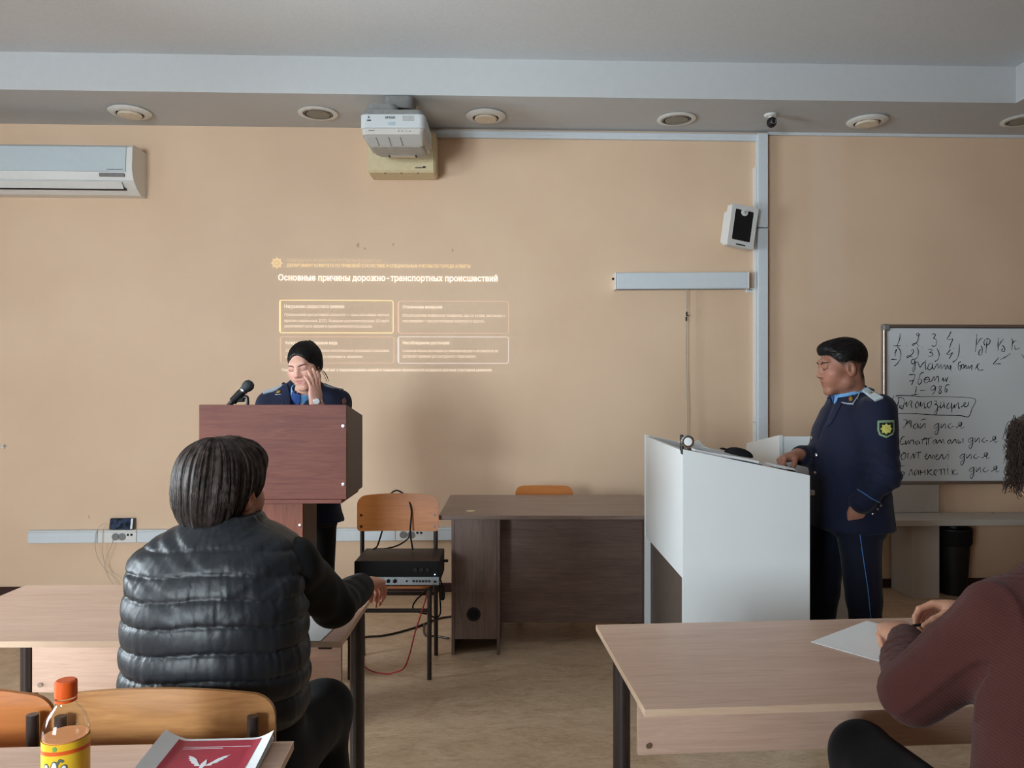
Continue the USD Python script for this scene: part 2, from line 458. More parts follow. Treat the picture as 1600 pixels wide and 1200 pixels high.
p = soffit_pt(1204, 179)
t = thing("security_camera", "small white security camera with black lens ball under the soffit", "security camera", p, 0, True)
part(t, "base", lathe([(0, 0), (0.042, 0), (0.042, -0.006), (0.034, -0.014), (0, -0.016)], 28), M["white_plastic"], 30)
part(t, "neck", cyl((0, 0, -0.012), (-0.002, -0.01, -0.04), 0.014), M["white_plastic"], 30)
bd = trimesh.creation.icosphere(3, 0.031); bd.apply_scale((1, 1.2, 1.12)); bd.apply_translation((-0.004, -0.03, -0.062))
part(t, "camera_ball", bd, M["dark"], True)
rg = [lathe([(0.014, 0), (0.0165, 0.002), (0.0165, -0.002), (0.014, 0)], 24)]
rg = [moved(rg[0], (-0.005, -0.065, -0.066), rot(80, (1, 0, 0)))]
part(t, "lens_ring", join(*rg), M["mid_grey"], True)

# ------------------------------------------------------------------ air conditioner
x1, x0 = -2.325, -3.30
zt, zb, yf = 3.035, 2.728, 5.165
def ac_profile(off=0.0):
    return [(BACK_Y, zt - .004), (yf + .03, zt), (yf + .004, zt - .02), (yf - .004, zt - .15), (yf - .002, zb + .13), (yf + .02, zb + .075), (yf + .07, zb + .03), (yf + .13, zb), (BACK_Y, zb)]
t = thing("air_conditioner", "white wall-mounted split air conditioner under the soffit at left", "air conditioner", (0, 0, 0), 0, True)
part(t, "housing", prism([(a, b) for a, b in ac_profile()], x1 - .035 - x0, "yz", x0), M["white_plastic"], 25)
part(t, "end_cap", prism(sg.Polygon(ac_profile()).buffer(.003), .033, "yz", x1 - .034), M["white_plastic"], 25)
M["ac_panel"] = mat("air_conditioner_panel", (196, 208, 214), 0.3, 0.5, vary=0.01)
fp = [(yf + .022, zt - .004), (yf - .004, zt - .02), (yf - .012, zt - .15), (yf - .012, zb + .125), (yf + .0, zb + .125), (yf + .0, zt - .15), (yf + .012, zt - .02)]
part(t, "front_panel", prism(fp, x1 - .043 - x0, "yz", x0 + .002), M["ac_panel"], 25)
lv = box((0, 0, 0), (x1 - .10 - x0, .006, .052), .002, rot(42, (1, 0, 0)))
part(t, "louvre", moved(lv, ((x0 + x1 - .06) / 2, yf + .036, zb + .044)), M["white_plastic"])
part(t, "outlet_slot", box(((x0 + x1 - .06) / 2, yf + .062, zb + .024), (x1 - .08 - x0, .02, .012), 0, rot(40, (1, 0, 0)) if False else None), M["dark"])
part(t, "display", box((x1 - .135, yf + .003, zb + .105), (.165, .012, .024), .003, None), M["grey_plastic"])
ln = [box((x1 - .11, yf - .012, zb + .137), (.105, .003, .004))]
part(t, "lettering", join(*ln), M["grey_plastic"], label="thin grey line of print on the front panel")

# ------------------------------------------------------------------ wall ducts
yw = BACK_Y - .032
a, b = wall_at(660, 208, yw), wall_at(1187, 217, yw)
t = thing("cable_duct", "long white horizontal cable duct running from projector to the corner pipe", "cable duct", (0, 0, 0), 0, True)
zt_, zb_ = wall_at(900, 205.5, yw)[2], wall_at(900, 216.5, yw)[2]
part(t, "duct", box2((a[0], yw, zb_), (b[0], BACK_Y, zt_), .003), M["duct"])
part(t, "lid", box2((a[0], yw - .004, zb_ + .018), (b[0] - .02, yw + .004, zt_ - .006), .002), M["duct"])
xl, xr = wall_at(1178.5, 400, yw)[0], wall_at(1198, 400, yw)[0]
t = thing("pipe_duct", "tall white vertical duct on the wall beside the tilted loudspeaker", "cable duct", (0, 0, 0), 0, True)
zj = wall_at(1190, 357, yw)[2]
part(t, "duct", box2((xl + .018, BACK_Y - .06, zj + .003), (xr, BACK_Y, H_SOFFIT - .022), .003), M["duct"])
part(t, "duct", box2((xl + .018, BACK_Y - .06, 0.0), (xr, BACK_Y, zj - .003), .003), M["duct"])
zk = wall_at(1180, 660, yw)[2]
part(t, "side_strip", box2((xl, BACK_Y - .035, zk + .002), (xl + .0175, BACK_Y, 2.98), .002), M["white_plastic"])
part(t, "side_strip", box2((xl, BACK_Y - .035, 0.0), (xl + .0175, BACK_Y, zk - .002), .002), M["white_plastic"])
single("wall_cable", tube([(xr + .008, BACK_Y - .006, 0.05), (xr + .008, BACK_Y - .006, 3.20)], .005, 8), M["black_rubber"], "thin dark cable running down the wall along the tall duct", "cable", (0, 0, 0), 0, True)

# lower trunking with its sockets
yt = BACK_Y - .055
M["socket_dark"] = mat("socket_hole", (40, 38, 36), 0.6, 0.3)
zt_, zb_ = wall_at(300, 828, yt)[2], wall_at(300, 847.5, yt)[2]
zm = (zt_ + zb_) / 2
t = thing("power_trunking", "white socket trunking along the wall below the projected slide", "trunking", (0, 0, 0), 0, True)
cuts = [wall_at(q, 840, yt)[0] for q in (42.5, 152, 213, 618, 680, 815)]
for k, (u, v) in enumerate(zip(cuts[:-1], cuts[1:])):
    part(t, "socket_module" if k in (1, 3) else "duct", box2((u + .001, yt, zb_), (v - .001, BACK_Y, zt_), .004), M["white_plastic"] if k in (1, 3) else M["duct"])
part(t, "lid_line", box2((cuts[0], yt - .001, zt_ - .012), (cuts[-1], yt + .002, zt_ - .010)), M["mid_grey"])
for px in (181, 191, 630, 642):
    c = wall_at(px, 838, yt)
    so = part(t, "socket", moved(lathe([(0.0, .004), (0.012, .004), (0.019, .0), (0.022, -.004), (.024, .0), (.024, .006), (0, .006)], 28), (c[0], yt - .002, zm), rot(90, (1, 0, 0))), M["grey_plastic"], 30)
    part(so, "pin_hole", join(*[moved(lathe([(0, 0), (.003, 0), (.003, .003), (0, .003)], 10), (c[0] + dx, yt - .004, zm), rot(90, (1, 0, 0))) for dx in (-.008, .008)]), M["socket_dark"], kind="stuff")
for px in (200, 205.5, 652, 658):
    c = wall_at(px, 836, yt)
    part(t, "data_port", box((c[0], yt - .001, zm + .012), (.014, .006, .014), .001), M["socket_dark"])
# phone on the trunking, charger cables
p = wall_at(191, 827.5, yt + .025)
t = thing("phone", "black smartphone lying sideways on the socket trunking at left", "phone", (p[0], yt + .024, zt_ + .0005), 0, True)
tilt = rot(-14, (1, 0, 0))
part(t, "body", moved(prism(rrect(.165, .078, .010), .008, "xz", -.004), (0, 0, .040), tilt), M["dark"], 30)
nodes = {"tc": ("texture_coordinate", {}), "n": ("noise_texture", {"scale": 40.0, "detail": 4.0}), "r": ("rgb_ramp", {"ramp": [(0.4, lin((10, 14, 24))), (0.6, lin((40, 60, 92)))]}), "p": ("principled_bsdf", {"roughness": 0.12})}
M["phone_screen"] = usdkit.material(stage, "/World/Looks/phone_screen", nodes, [("tc.object", "n.vector"), ("n.fac", "r.fac"), ("r.color", "p.base_color")], surface="p.BSDF")
part(t, "screen", moved(prism(rrect(.140, .070, .004, -.006), .001, "xz", -.005), (0, 0, .040), tilt), M["phone_screen"])
part(t, "bezel_strip", moved(prism(rrect(.014, .070, .002, .066), .0012, "xz", -.0052), (0, 0, .040), tilt), M["paper"], label="pale strip at the right end of the screen")
def wall_path(pts, y):
    return [wall_at(a, b, y) for a, b in pts]
M["cable_white"] = mat("white_cable", (186, 170, 152), 0.5, 0.4)
c1 = smooth_path(wall_path([(168.5, 819), (160, 819), (152, 828), (148.5, 842), (150, 862), (157, 880), (164, 889), (172, 906), (178, 914), (190, 935)], yt - .012), 6)
c2 = smooth_path(wall_path([(176, 843), (175, 850), (167, 870), (164, 888), (175, 899), (186, 909), (192, 935)], yt - .008), 6)
c3 = smooth_path(wall_path([(168.5, 821), (162, 826), (160, 850), (162, 874), (168, 892), (176, 900)], yt - .010), 6)
single("charger_cable", tube(c1, .0016, 6), M["cable_white"], "thin pale charging cable plugged into the phone, outer loop", "cable", (0, 0, 0), 0, True, True)
single("charger_cable", tube(c3, .0014, 6), M["cable_white"], "thin pale cable looping just under the phone, inner loop", "cable", (0, 0, 0), 0, True, True)
single("charger_cable", tube(c2, .0014, 6), M["cable_white"], "thin pale cable hanging from the wall socket below the phone", "cable", (0, 0, 0), 0, True, True)
p = wall_at(3, 698, BACK_Y - .02)
single("wall_hook", join(box((0, .012, 0), (.02, .012, .03), .003), tube(smooth_path([(0, .008, .008), (0, -.012, .004), (.012, -.018, .006), (.02, -.016, .012)]), .004, 8)), M["white_plastic"], "small white hook on the wall at the left edge", "hook", p, 0, True)

# ------------------------------------------------------------------ projection screen case with its pull cord
ys = BACK_Y - .085
tl, tr, bl = wall_at(961, 426.5, ys), wall_at(1171, 424, ys), wall_at(961, 452.5, ys)
w, h = tr[0] - tl[0], tl[2] - bl[2]
ang = math.degrees(math.atan2(tr[2] - tl[2] - .006, w))
t = thing("projection_screen_case", "long white roll-up screen case mounted on the wall", "projection screen", ((tl[0] + tr[0]) / 2, BACK_Y - .0435, (tl[2] + tr[2]) / 2 - h / 2), 0, True)
rr = rot(-ang, (0, 1, 0))
part(t, "case", box((0, 0, 0), (w - .02, .083, h), .006, rr), M["duct"])
for s in (-1, 1):
    part(t, "end_cap", box((s * (w / 2 - .006), 0, s * math.tan(math.radians(ang)) * w / 2), (.012, .087, h + .003), .003, None), M["white_plastic"])
part(t, "pivot", cyl((-w / 2 - .014, 0, h * .12), (-w / 2, 0, h * .12), .008, 12), M["dark"], 30)
part(t, "bottom_slot", box((0, -.02, -h / 2 - .001), (w - .05, .012, .004), 0, rr), M["grey_plastic"])
yc = ys + .02
c = [wall_at(x_, y_, yc) for x_, y_ in ((1073, 451), (1073, 480), (1072.5, 500), (1072, 540), (1072.5, 590), (1074, 640), (1073.5, 700), (1073, 716))]
t = thing("pull_cord", "white pull cord hanging down from the screen case", "cord", c[0], 0, True)
part(t, "cord", tube(smooth_path(np.array(c) - c[0]), .004, 8), M["cable_white"], True)
k = wall_at(1073, 495, yc) - c[0]
part(t, "cord_clip", join(box(k + (0, 0, .02), (.012, .012, .03), .003), box(k + (-.003, 0, -.014), (.012, .013, .034), .004), box(k + (.008, 0, .008), (.014, .006, .008), .002)), M["brown_metal"], label="small dark brown clip on the cord")
p = wall_at(1172.5, 453.5, BACK_Y - .02)
t = thing("wall_switch", "small white plate with two dark keys below the right end of the screen case", "switch", p, 0, True)
part(t, "plate", box((0, .01, 0), (.055, .02, .034), .003), M["white_plastic"])
for s in (-1, 1):
    part(t, "key", box((s * .008, -.002, 0.002), (.005, .006, .012), .001), M["grey_plastic"])

# ------------------------------------------------------------------ loudspeaker on the wall
ysp = BACK_Y - .16
tl, tr, bl = wall_at(1140, 321, ysp), wall_at(1188, 327, ysp), wall_at(1132, 382, ysp)
c = wall_at(1160, 354, ysp)
w, h = .205, .285
t = thing("wall_loudspeaker", "white wall loudspeaker with black grille, hung tilted beside the tall duct", "loudspeaker", (c[0], ysp, c[2]), 0, True)
R = rot(8, (0, 1, 0)) @ rot(14, (0, 0, 1))
def sp(m):
    return moved(m, (0, 0, 0), R)
shell = join(prism(rrect(w, h, .014), .05, "xz", -.01))
part(t, "cabinet", sp(prism(rrect(w, h, .014), .055, "xz", 0.0)), M["white_plastic"], 30)
part(t, "back_box", sp(prism(rrect(w * .8, h * .82, .02), .075, "xz", .05)), M["white_plastic"], 30)
bez = rrect(w, h, .014).difference(rrect(w - .06, h - .075, .008, 0, .006)).union(sg.Point(0, .098).buffer(.026))
part(t, "front_bezel", sp(prism(bez, -.008, "xz", .001)), M["white_plastic"], 30)
part(t, "grille", sp(prism(rrect(w - .056, h - .07, .006, 0, .006), -.003, "xz", .0005)), M["dark"])
part(t, "badge", sp(moved(lathe([(0, -.003), (.018, -.003), (.020, 0), (.018, .001), (.0, .001)], 28), (0, -.0085, .098), rot(90, (1, 0, 0)))), M["white_plastic"], 30)
part(t, "badge_mark", sp(join(box((0, -.013, .102), (.012, .002, .004)), box((-.004, -.013, .096), (.004, .002, .007)), box((.004, -.013, .094), (.004, .002, .006)))), M["grey_plastic"])
part(t, "slot", sp(box((0, -.008, -.128), (.075, .004, .008), .002)), M["dark"])
part(t, "bracket", box((.03, .1325, 0), (.05, .05, .08), .004), M["mid_grey"])
# ------------------------------------------------------------------ projector on its wall arm
t = thing("projector", "white ceiling projector on a short wall arm, seen from below", "projector", (-.709, 4.55, 2.93))
W2 = .192
def pj(y0, y1, z0, z1, w0, w1, r=.03):
    """shell between two heights: width w0 below, w1 above"""
    a = rrect(2 * w0, y1 - y0, r, 0, (y0 + y1) / 2); b = rrect(2 * w1, y1 - y0, r, 0, (y0 + y1) / 2)
    pts = [(x, y, z0) for x, y in a.exterior.coords] + [(x, y, z1) for x, y in b.exterior.coords]
    return trimesh.convex.convex_hull(np.array(pts))
M["pj_white"] = mat("projector_white", (196, 201, 203), 0.4, 0.4, vary=0.01)
M["pj_warm"] = mat("projector_underside", (196, 190, 185), 0.5, 0.4, vary=0.01)
part(t, "body", pj(0.0, .43, .038, .118, .192, .192, .035), M["pj_white"], 30)
part(t, "lower_front", pj(.006, .40, .0, .0375, .182, .188, .03), M["pj_warm"], 30)
def hull_of(rows):
    """convex piece from (half width, y, z) rows with softened corners"""
    return trimesh.convex.convex_hull(np.array([(sx * (w_ - dx), y_ + dy, z_) for w_, y_, z_ in rows for sx in (-1, 1) for dx, dy in ((0, .012), (.012, 0))]))
part(t, "underside_panel", hull_of([(.176, .012, -.0005), (.176, .15, -.0005), (.168, .03, -.005), (.160, .145, -.024)]), M["pj_white"], 30)
part(t, "lens_housing", hull_of([(.165, .165, -.0005), (.165, .40, -.0005), (.155, .165, -.026), (.13, .395, -.016)]), M["mid_grey"], 30)
part(t, "top_shell", pj(.012, .42, .1185, .150, .190, .178, .04), M["grey_plastic"], 30)
part(t, "top_hood", pj(.05, .30, .1505, .205, .135, .118, .04) if False else moved(pj(.05, .30, .1505, .200, .10, .088, .04), (-.075, 0, 0)), M["grey_plastic"], 30)
part(t, "lettering", moved(text("EPSON", .013, .058, .001, True), (-.042, -.0005, .092)), M["dark"])
part(t, "label_sticker", box((-.005, -.0006, .064), (.044, .002, .018)), mat("pale_blue_label", (168, 182, 194), .5))
part(t, "vent_grille", box((.095, -.0006, .094), (.068, .002, .030)), M["mid_grey"])
part(t, "warning_mark", join(box((-.138, -.0006, .082), (.024, .002, .006)), box((-.140, -.0006, .097), (.012, .002, .003)), box((-.140, -.0006, .103), (.005, .002, .008))), M["dark"])
for k in range(4):
    part(t, "button", box((.035 + .022 * k, .004, .020), (.010, .006, .005), .001), M["mid_grey"])
part(t, "button_light", moved(trimesh.creation.icosphere(1, .004), (.030, .006, .028)), M["paper"])
part(t, "type_mark", box((-.125, .004, .024), (.034, .004, .004)), M["grey_plastic"])
for dx in (-.105, -.03, .04):
    part(t, "panel_seam", box((dx, .09, -.0165), (.004, .11, .002), 0, rot(-9.2, (1, 0, 0))), M["mid_grey"])
part(t, "lens_window", box((.01, .375, -.0195), (.16, .04, .006), .001), M["chrome"])
for s in (-1, 1):
    part(t, "lens_clip", box((.01 + s * .085, .375, -.0195), (.008, .035, .010)), M["dark"])
t = thing("projector_mount", "grey mount arm and cream wall plate carrying the projector", "projector mount", (-.709, 4.55, 2.93))
part(t, "arm_head", moved(pj(.16, .36, .215, .288, .082, .092, .04), (.01, 0, 0)), M["grey_plastic"], 30)
part(t, "arm", box2((-.045, .20, .202), (.045, .80, .24), .006), M["grey_plastic"])
part(t, "arm_pivot", cyl((.055, .25, .152), (.055, .25, .22), .022), M["dark"], 30)
part(t, "knob", moved(trimesh.creation.icosphere(2, .014), (.012, .20, .288)), M["mid_grey"], True)
R_ = rot(0, (0, 0, 1))
part(t, "wall_plate", moved(box((0, 0, 0), (.46, .20, .28), .014), (-.035, .70, .08)), M["cream_plastic"], 30)
part(t, "plate_mark", join(box((.085, .5985, -.030), (.05, .002, .005)), box((.12, .5985, -.026), (.018, .002, .012))), M["dark"], label="small dark print on the cream plate")
for k in (-.11, .0, .11):
    part(t, "screw_hole", box((-.035 + k, .62, -.0605), (.012, .01, .003)), M["socket_dark"])

# ------------------------------------------------------------------ the projected slide (light on the wall)
LY = BACK_Y - .0035
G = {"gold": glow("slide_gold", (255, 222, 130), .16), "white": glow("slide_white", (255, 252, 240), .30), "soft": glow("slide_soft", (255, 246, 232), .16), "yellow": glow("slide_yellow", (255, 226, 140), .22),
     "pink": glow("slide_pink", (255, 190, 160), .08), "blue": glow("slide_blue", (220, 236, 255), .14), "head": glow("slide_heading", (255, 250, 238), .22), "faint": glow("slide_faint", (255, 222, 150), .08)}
sl = thing("projected_slide", "projected slide of pale Russian text in four framed boxes on the wall", "projected slide", (0, LY, 0), 0, True)
def W0(px, py):
    p_ = wall_at(px, py, LY); return np.array([p_[0], 0.0, p_[2]])
def sline(name, s, x0, x1, yb, cap, g, bold=False, serif=True):
    a_, b_ = W0(x0, yb), W0(x1, yb)
    return part(sl, name, moved(text(s, cap / 1200 * 5.3, b_[0] - a_[0], .0008, bold, 60, serif), a_), G[g])
sline("header_line", "ГЕНЕРАЛЬНАЯ ПРОКУРАТУРА РЕСПУБЛИКИ КАЗАХСТАН", 448, 595, 409.0, 5.2, "faint", False, False)
sline("header_line", "ДЕПАРТАМЕНТ КОМИТЕТА ПО ПРАВОВОЙ СТАТИСТИКЕ И СПЕЦИАЛЬНЫМ УЧЕТАМ ПО ГОРОДУ АЛМАТЫ", 448, 735, 417.0, 5.2, "gold", True, False)
sline("title", "Основные причины дорожно-транспортных происшествий", 434, 778, 438.0, 9.6, "white", True)
c = W0(432.5, 411)
star = []
for k in range(32):
    r_ = (.044 if k % 4 == 0 else .033 if k % 2 == 0 else .029); star.append((c[0] + r_ * math.sin(k * math.pi / 16), c[2] + r_ * math.cos(k * math.pi / 16)))
part(sl, "emblem", join(prism(sg.Polygon(star).difference(sg.Point(c[0], c[2]).buffer(.025)), .0008, "xz", -.0008), prism(sg.Point(c[0], c[2]).buffer(.021).difference(sg.Point(c[0], c[2]).buffer(.016)), .0008, "xz", -.0008), prism(sg.Point(c[0], c[2]).buffer(.009), .0008, "xz", -.0008)), G["gold"])
def card(x0, x1, y0, y1, g, lw=.0042, thick=.012):
    a_, b_ = W0(x0, y1), W0(x1, y0)
    w_, h_ = b_[0] - a_[0], b_[2] - a_[2]
    o = rrect(w_, h_, .018, (a_[0] + b_[0]) / 2, (a_[2] + b_[2]) / 2)
    fr = o.difference(o.buffer(-lw)).union(o.intersection(sg.box(a_[0], a_[2], a_[0] + thick, b_[2])))
    return part(sl, "card_frame", prism(fr, .0008, "xz", -.0008), G[g])
card(436, 615, 469, 520.5, "yellow", .0060); card(621, 795, 470.5, 521, "pink"); card(437, 616, 526, 567.5, "pink"); card(621, 795, 526, 568, "blue", .0048)
for s, x0, x1, yb in (("Нарушение скоростного режима", 444, 538, 481), ("Отвлечение внимания", 629, 691, 482), ("Вождение в нетрезвом виде", 446, 527, 538), ("Несоблюдение дистанции", 629, 702, 538)):
    sline("card_heading", s, x0, x1, yb, 5.2, "head")
for s, x0, x1, yb in (("Превышение допустимой скорости — одна из самых частых", 444, 608, 493.6), ("причин серьезных ДТП. Каждые дополнительные 10 км/ч", 444, 608, 503), ("увеличивают риск аварии в геометрической прогрессии.", 444, 582, 511.5),
                      ("Использование мобильных телефонов, еда за рулем, разговоры с", 629, 789, 494.6), ("пассажирами — все это отвлекает водителя от дороги.", 629, 757, 503.4),
                      ("Алкогольное опьянение значительно ухудшает реакцию", 446, 608, 549.6), ("и снижает способность принимать решения.", 446, 567, 559),
                      ("Слишком малая дистанция до впереди идущего автомобиля не", 629, 778, 550), ("оставляет времени для экстренного торможения.", 629, 744, 558.6)):
    sline("body_line", s, x0, x1, yb, 4.4, "soft")
sline("footer_line", "Понимание причин — первый шаг к предотвращению аварий и повышению безопасности на дорогах для всех участников движения", 440, 768, 580.0, 4.6, "head")
for k, (px, py, w_, h_) in enumerate(((559, 383, 5, 8), (570, 388, 5, 4), (614, 382, 3.5, 5), (707, 391, 3, 6), (139, 807, 2, 7))):
    c = wall_at(px, py, BACK_Y - .0015); a_ = RNG.uniform(.6, 1.3, 9)
    pl = [(w_ * .0022 * a_[i] * math.cos(i * .698), h_ * .0022 * a_[i] * math.sin(i * .698)) for i in range(9)]
    if k == 0:
        M["scuff"] = mat("wall_scuff", (206, 172, 144), .8, .2)
    struct("wall_scuff", moved(prism(pl, .001, "xz", 0), c), M["scuff"], stage.GetPrimAtPath("/World/wall_back"))

# ------------------------------------------------------------------ student desks
DW, DD, DH = 1.23, .585, .75
def student_desk(label, loc, rz):
    t = thing("student_desk", label, "desk", loc, rz, False, "student desks")
    part(t, "tabletop", box((0, 0, DH - .009), (DW - .004, DD - .004, .016), .001), M["desk_wood"])
    ring = sg.box(-DW / 2, -DD / 2, DW / 2, DD / 2).difference(sg.box(-DW / 2 + .002, -DD / 2 + .002, DW / 2 - .002, DD / 2 - .002))
    part(t, "edge_band", prism(ring, .016, "xy", DH - .017), M["desk_edge"])
    yl = DD / 2 - .075
    for s in (-1, 1):
        x = s * (DW / 2 - .06)
        part(t, "leg", prism(sg.Point(0, 0).buffer(1).__class__ and shapely.affinity.translate(shapely.affinity.scale(sg.Point(0, 0).buffer(1, quad_segs=8), .024, .032), x, yl), DH - .047, "xy", .03), M["brown_metal"], 30)
        part(t, "foot", box((x, 0, .016), (.045, DD - .06, .030), .006), M["brown_metal"])
        part(t, "top_bracket", box((x, 0, DH - .031), (.04, DD - .12, .026), .003), M["brown_metal"])
        part(t, "bag_hook", tube(smooth_path([(x - s * .03, yl - .06, DH - .05), (x - s * .035, yl - .06, DH - .085), (x - s * .05, yl - .06, DH - .09), (x - s * .075, yl - .06, DH - .075)]), .006, 8), M["black_metal"], True)
        part(t, "cable_notch", prism([(x - s * .115 + .021 * math.cos(a_), DH - .018 + min(0, .019 * math.sin(a_))) for a_ in np.linspace(math.pi, 2 * math.pi, 14)], .003, "xz", yl - .0475), M["dark"], label="black half-round notch in the panel under the tabletop")
    pan = part(t, "modesty_panel", box((-.004, yl - .035, DH - .018 - .155), (DW - .20, .016, .31), .001), M["desk_wood"])
    for s in (-1, 1):
        part(t, "screw", moved(lathe([(0, 0), (.006, 0), (.008, -.003), (.0, -.003)], 14), (s * (DW / 2 - .125), yl - .0465, DH - .30), rot(-90, (1, 0, 0))), M["chrome"], 30)
    return t
a4 = math.radians(4.1)
def centre_from(corner, deg, w=DW, d=DD):
    """the centre of a desk whose rear left corner is given"""
    r_ = math.radians(deg)
    return (corner[0] + w / 2 * math.cos(r_) + d / 2 * math.sin(r_), corner[1] + w / 2 * math.sin(r_) - d / 2 * math.cos(r_), 0)
desk_l = student_desk("beech student desk where the man in the black vest sits", centre_from((-1.694, 2.675), 0), 0)
desk_r = student_desk("beech student desk under the hands in the burgundy sweater", centre_from((.244, 2.236), 4.1), 4.1)
rr = math.radians(2.7)
desk_f = student_desk("nearest beech desk, holding the bottle and the red brochure", (-.428 - DW / 2 * math.cos(rr) + DD / 2 * math.sin(rr), 1.507 - DW / 2 * math.sin(rr) - DD / 2 * math.cos(rr), 0), 2.7)

# ------------------------------------------------------------------ plywood chairs
def board(outline, thick, bend, res=.03, lean=0.0):
    """a bent plywood board: outline in xz, curved towards +y at the sides by bend * x^2 / .04"""
    m = prism(outline, thick, "xz", -thick / 2)
    v, f = trimesh.remesh.subdivide_to_size(m.vertices, m.faces, res)
    v[:, 1] += bend * v[:, 0] ** 2 / .04 + lean * v[:, 2]
    m = trimesh.Trimesh(v, f, process=False); m.merge_vertices(); return m
def chair_back_outline(w, z0, z1, r, arch):
    top = [(x, z1 - arch * (2 * x / w) ** 2) for x in np.linspace(-w / 2, w / 2, 17)]
    p_ = sg.Polygon([(-w / 2, z0)] + top + [(w / 2, z0)])
    return p_.buffer(-r).buffer(r, quad_segs=8).union(p_.buffer(-.02).buffer(.02).intersection(sg.box(-w, z0, w, z0 + .06)))
def ply_chair(label, loc, rz, ply="ply", w=.43, z0=.674, z1=.872, depth=.34, posts=.195, arch=.014, group="plywood chairs with dark steel frames"):
    t = thing("plywood_chair", label, "chair", loc, rz, False, group)
    yb = depth / 2 + .01
    part(t, "backrest", moved(board(chair_back_outline(w, z0, z1, .05, arch), .010, -.012, .03), (0, yb - .014, 0)), M[ply], 40)
    so = rrect(.40, depth + .04, .05)
    part(t, "seat", moved(prism(so, .012, "xy", 0), (0, -.0, .447)), M[ply], 30)
    for s in (-1, 1):
        x = s * posts
        rear = [(x, yb + .03, .0), (x, yb + .006, .40), (x, yb + .004, .52), (x, yb + .004, z1 - .05)]
        part(t, "rear_leg", tube(smooth_path(rear, 6), .0115, 12), M["brown_metal"], 40)
        part(t, "front_leg", tube([(x, -depth / 2 - .01, 0.0), (x, -depth / 2, .436)], .0115, 12), M["brown_metal"], 40)
        part(t, "seat_rail", tube([(x, -depth / 2, .434), (x, yb + .006, .434)], .0105, 12), M["brown_metal"], 40)
        for z in (z0 + .025, z0 + .085):
            yy = yb - .014 - .012 * (x / .2) ** 2 * 1.0 - .006
            part(t, "rivet", moved(lathe([(0, -.0025), (.004, -.002), (.007, 0), (0, 0)], 12), (x, yy, z), rot(90, (1, 0, 0)) @ rot(180, (1, 0, 0)) if False else rot(-90, (1, 0, 0)) @ rot(180, (1, 0, 0))), M["chrome"], 30)
    part(t, "stretcher", tube([(-posts, -depth / 2 - .003, .335), (posts, -depth / 2 - .003, .335)], .0105, 12), M["brown_metal"], 40)
    part(t, "stretcher", tube([(-posts, yb + .012, .335), (posts, yb + .012, .335)], .0105, 12), M["brown_metal"], 40)
    part(t, "cross_rail", tube([(-posts, yb + .006, .434), (posts, yb + .006, .434)], .0105, 12), M["brown_metal"], 40)
    return t
ply_chair("plywood chair by the wall carrying the black amplifier", (-.601, 3.925, 0), 0, "ply_red", w=.43, depth=.285)
ply_chair("plywood chair behind the dark brown desk, only its top edge showing", (.21, 4.865, 0), 0, "ply_red", w=.375, z0=.58, z1=.786, posts=.165, arch=.002)
# the two seen from behind: they face away from the camera
ply_chair("plywood chair behind the man in the black vest, rim worn light", (-.722, 1.745, 0), 180, "ply", w=.462, z0=.635, z1=.825, posts=.195, arch=.022)
ply_chair("orange-toned plywood chair cut off by the left edge of the photo", (-1.186, 1.755, 0), 180, "ply_red", w=.462, z0=.635, z1=.824, posts=.205, arch=.03)

# ------------------------------------------------------------------ podium of the woman
t = thing("podium", "reddish brown wooden podium on a column with the microphone", "podium", (-.966, 3.1, 0))
hw, zb_, zt_ = .297, .985, 1.366
part(t, "front_panel", box2((-hw, 0, zb_), (hw, .016, zt_), .001), M["podium"])
side = [(.017, zb_), (.017, zt_ - .002), (.335, zt_ - .056), (.335, zb_ + .004)]
for s in (-1, 1):
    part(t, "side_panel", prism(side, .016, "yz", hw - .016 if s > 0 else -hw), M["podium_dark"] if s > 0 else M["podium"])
part(t, "bottom_board", box2((-hw - .004, -.004, zb_ - .017), (hw - .018, .335, zb_ - .001), .001), M["podium"])
part(t, "reading_board", prism([(.018, 1.318), (.018, 1.334), (.325, 1.290), (.325, 1.274)], 2 * hw - .034, "yz", -hw + .017), M["podium"])
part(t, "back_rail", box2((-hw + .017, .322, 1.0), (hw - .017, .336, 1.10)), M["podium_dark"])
cx = .094
part(t, "column_front", box2((-cx - .1, .10, .04), (cx, .116, zb_ - .018), .001), M["podium_col"])
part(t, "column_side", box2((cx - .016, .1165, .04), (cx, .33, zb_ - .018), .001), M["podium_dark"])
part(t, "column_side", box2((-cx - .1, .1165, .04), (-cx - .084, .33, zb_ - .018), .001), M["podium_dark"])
part(t, "base_board", box2((-.26, .0, .0), (.24, .42, .04), .003), M["podium"])
for z in (1.28, 1.045):
    part(t, "screw", moved(lathe([(0, 0), (.005, 0), (.007, -.002), (.0, -.003)], 14), (hw - .012, 0, z), rot(-90, (1, 0, 0))), M["chrome"], 30)
part(t, "screw", moved(lathe([(0, 0), (.005, 0), (.007, -.002), (.0, -.003)], 14), (cx - .012, .1, .86), rot(-90, (1, 0, 0))), M["chrome"], 30)

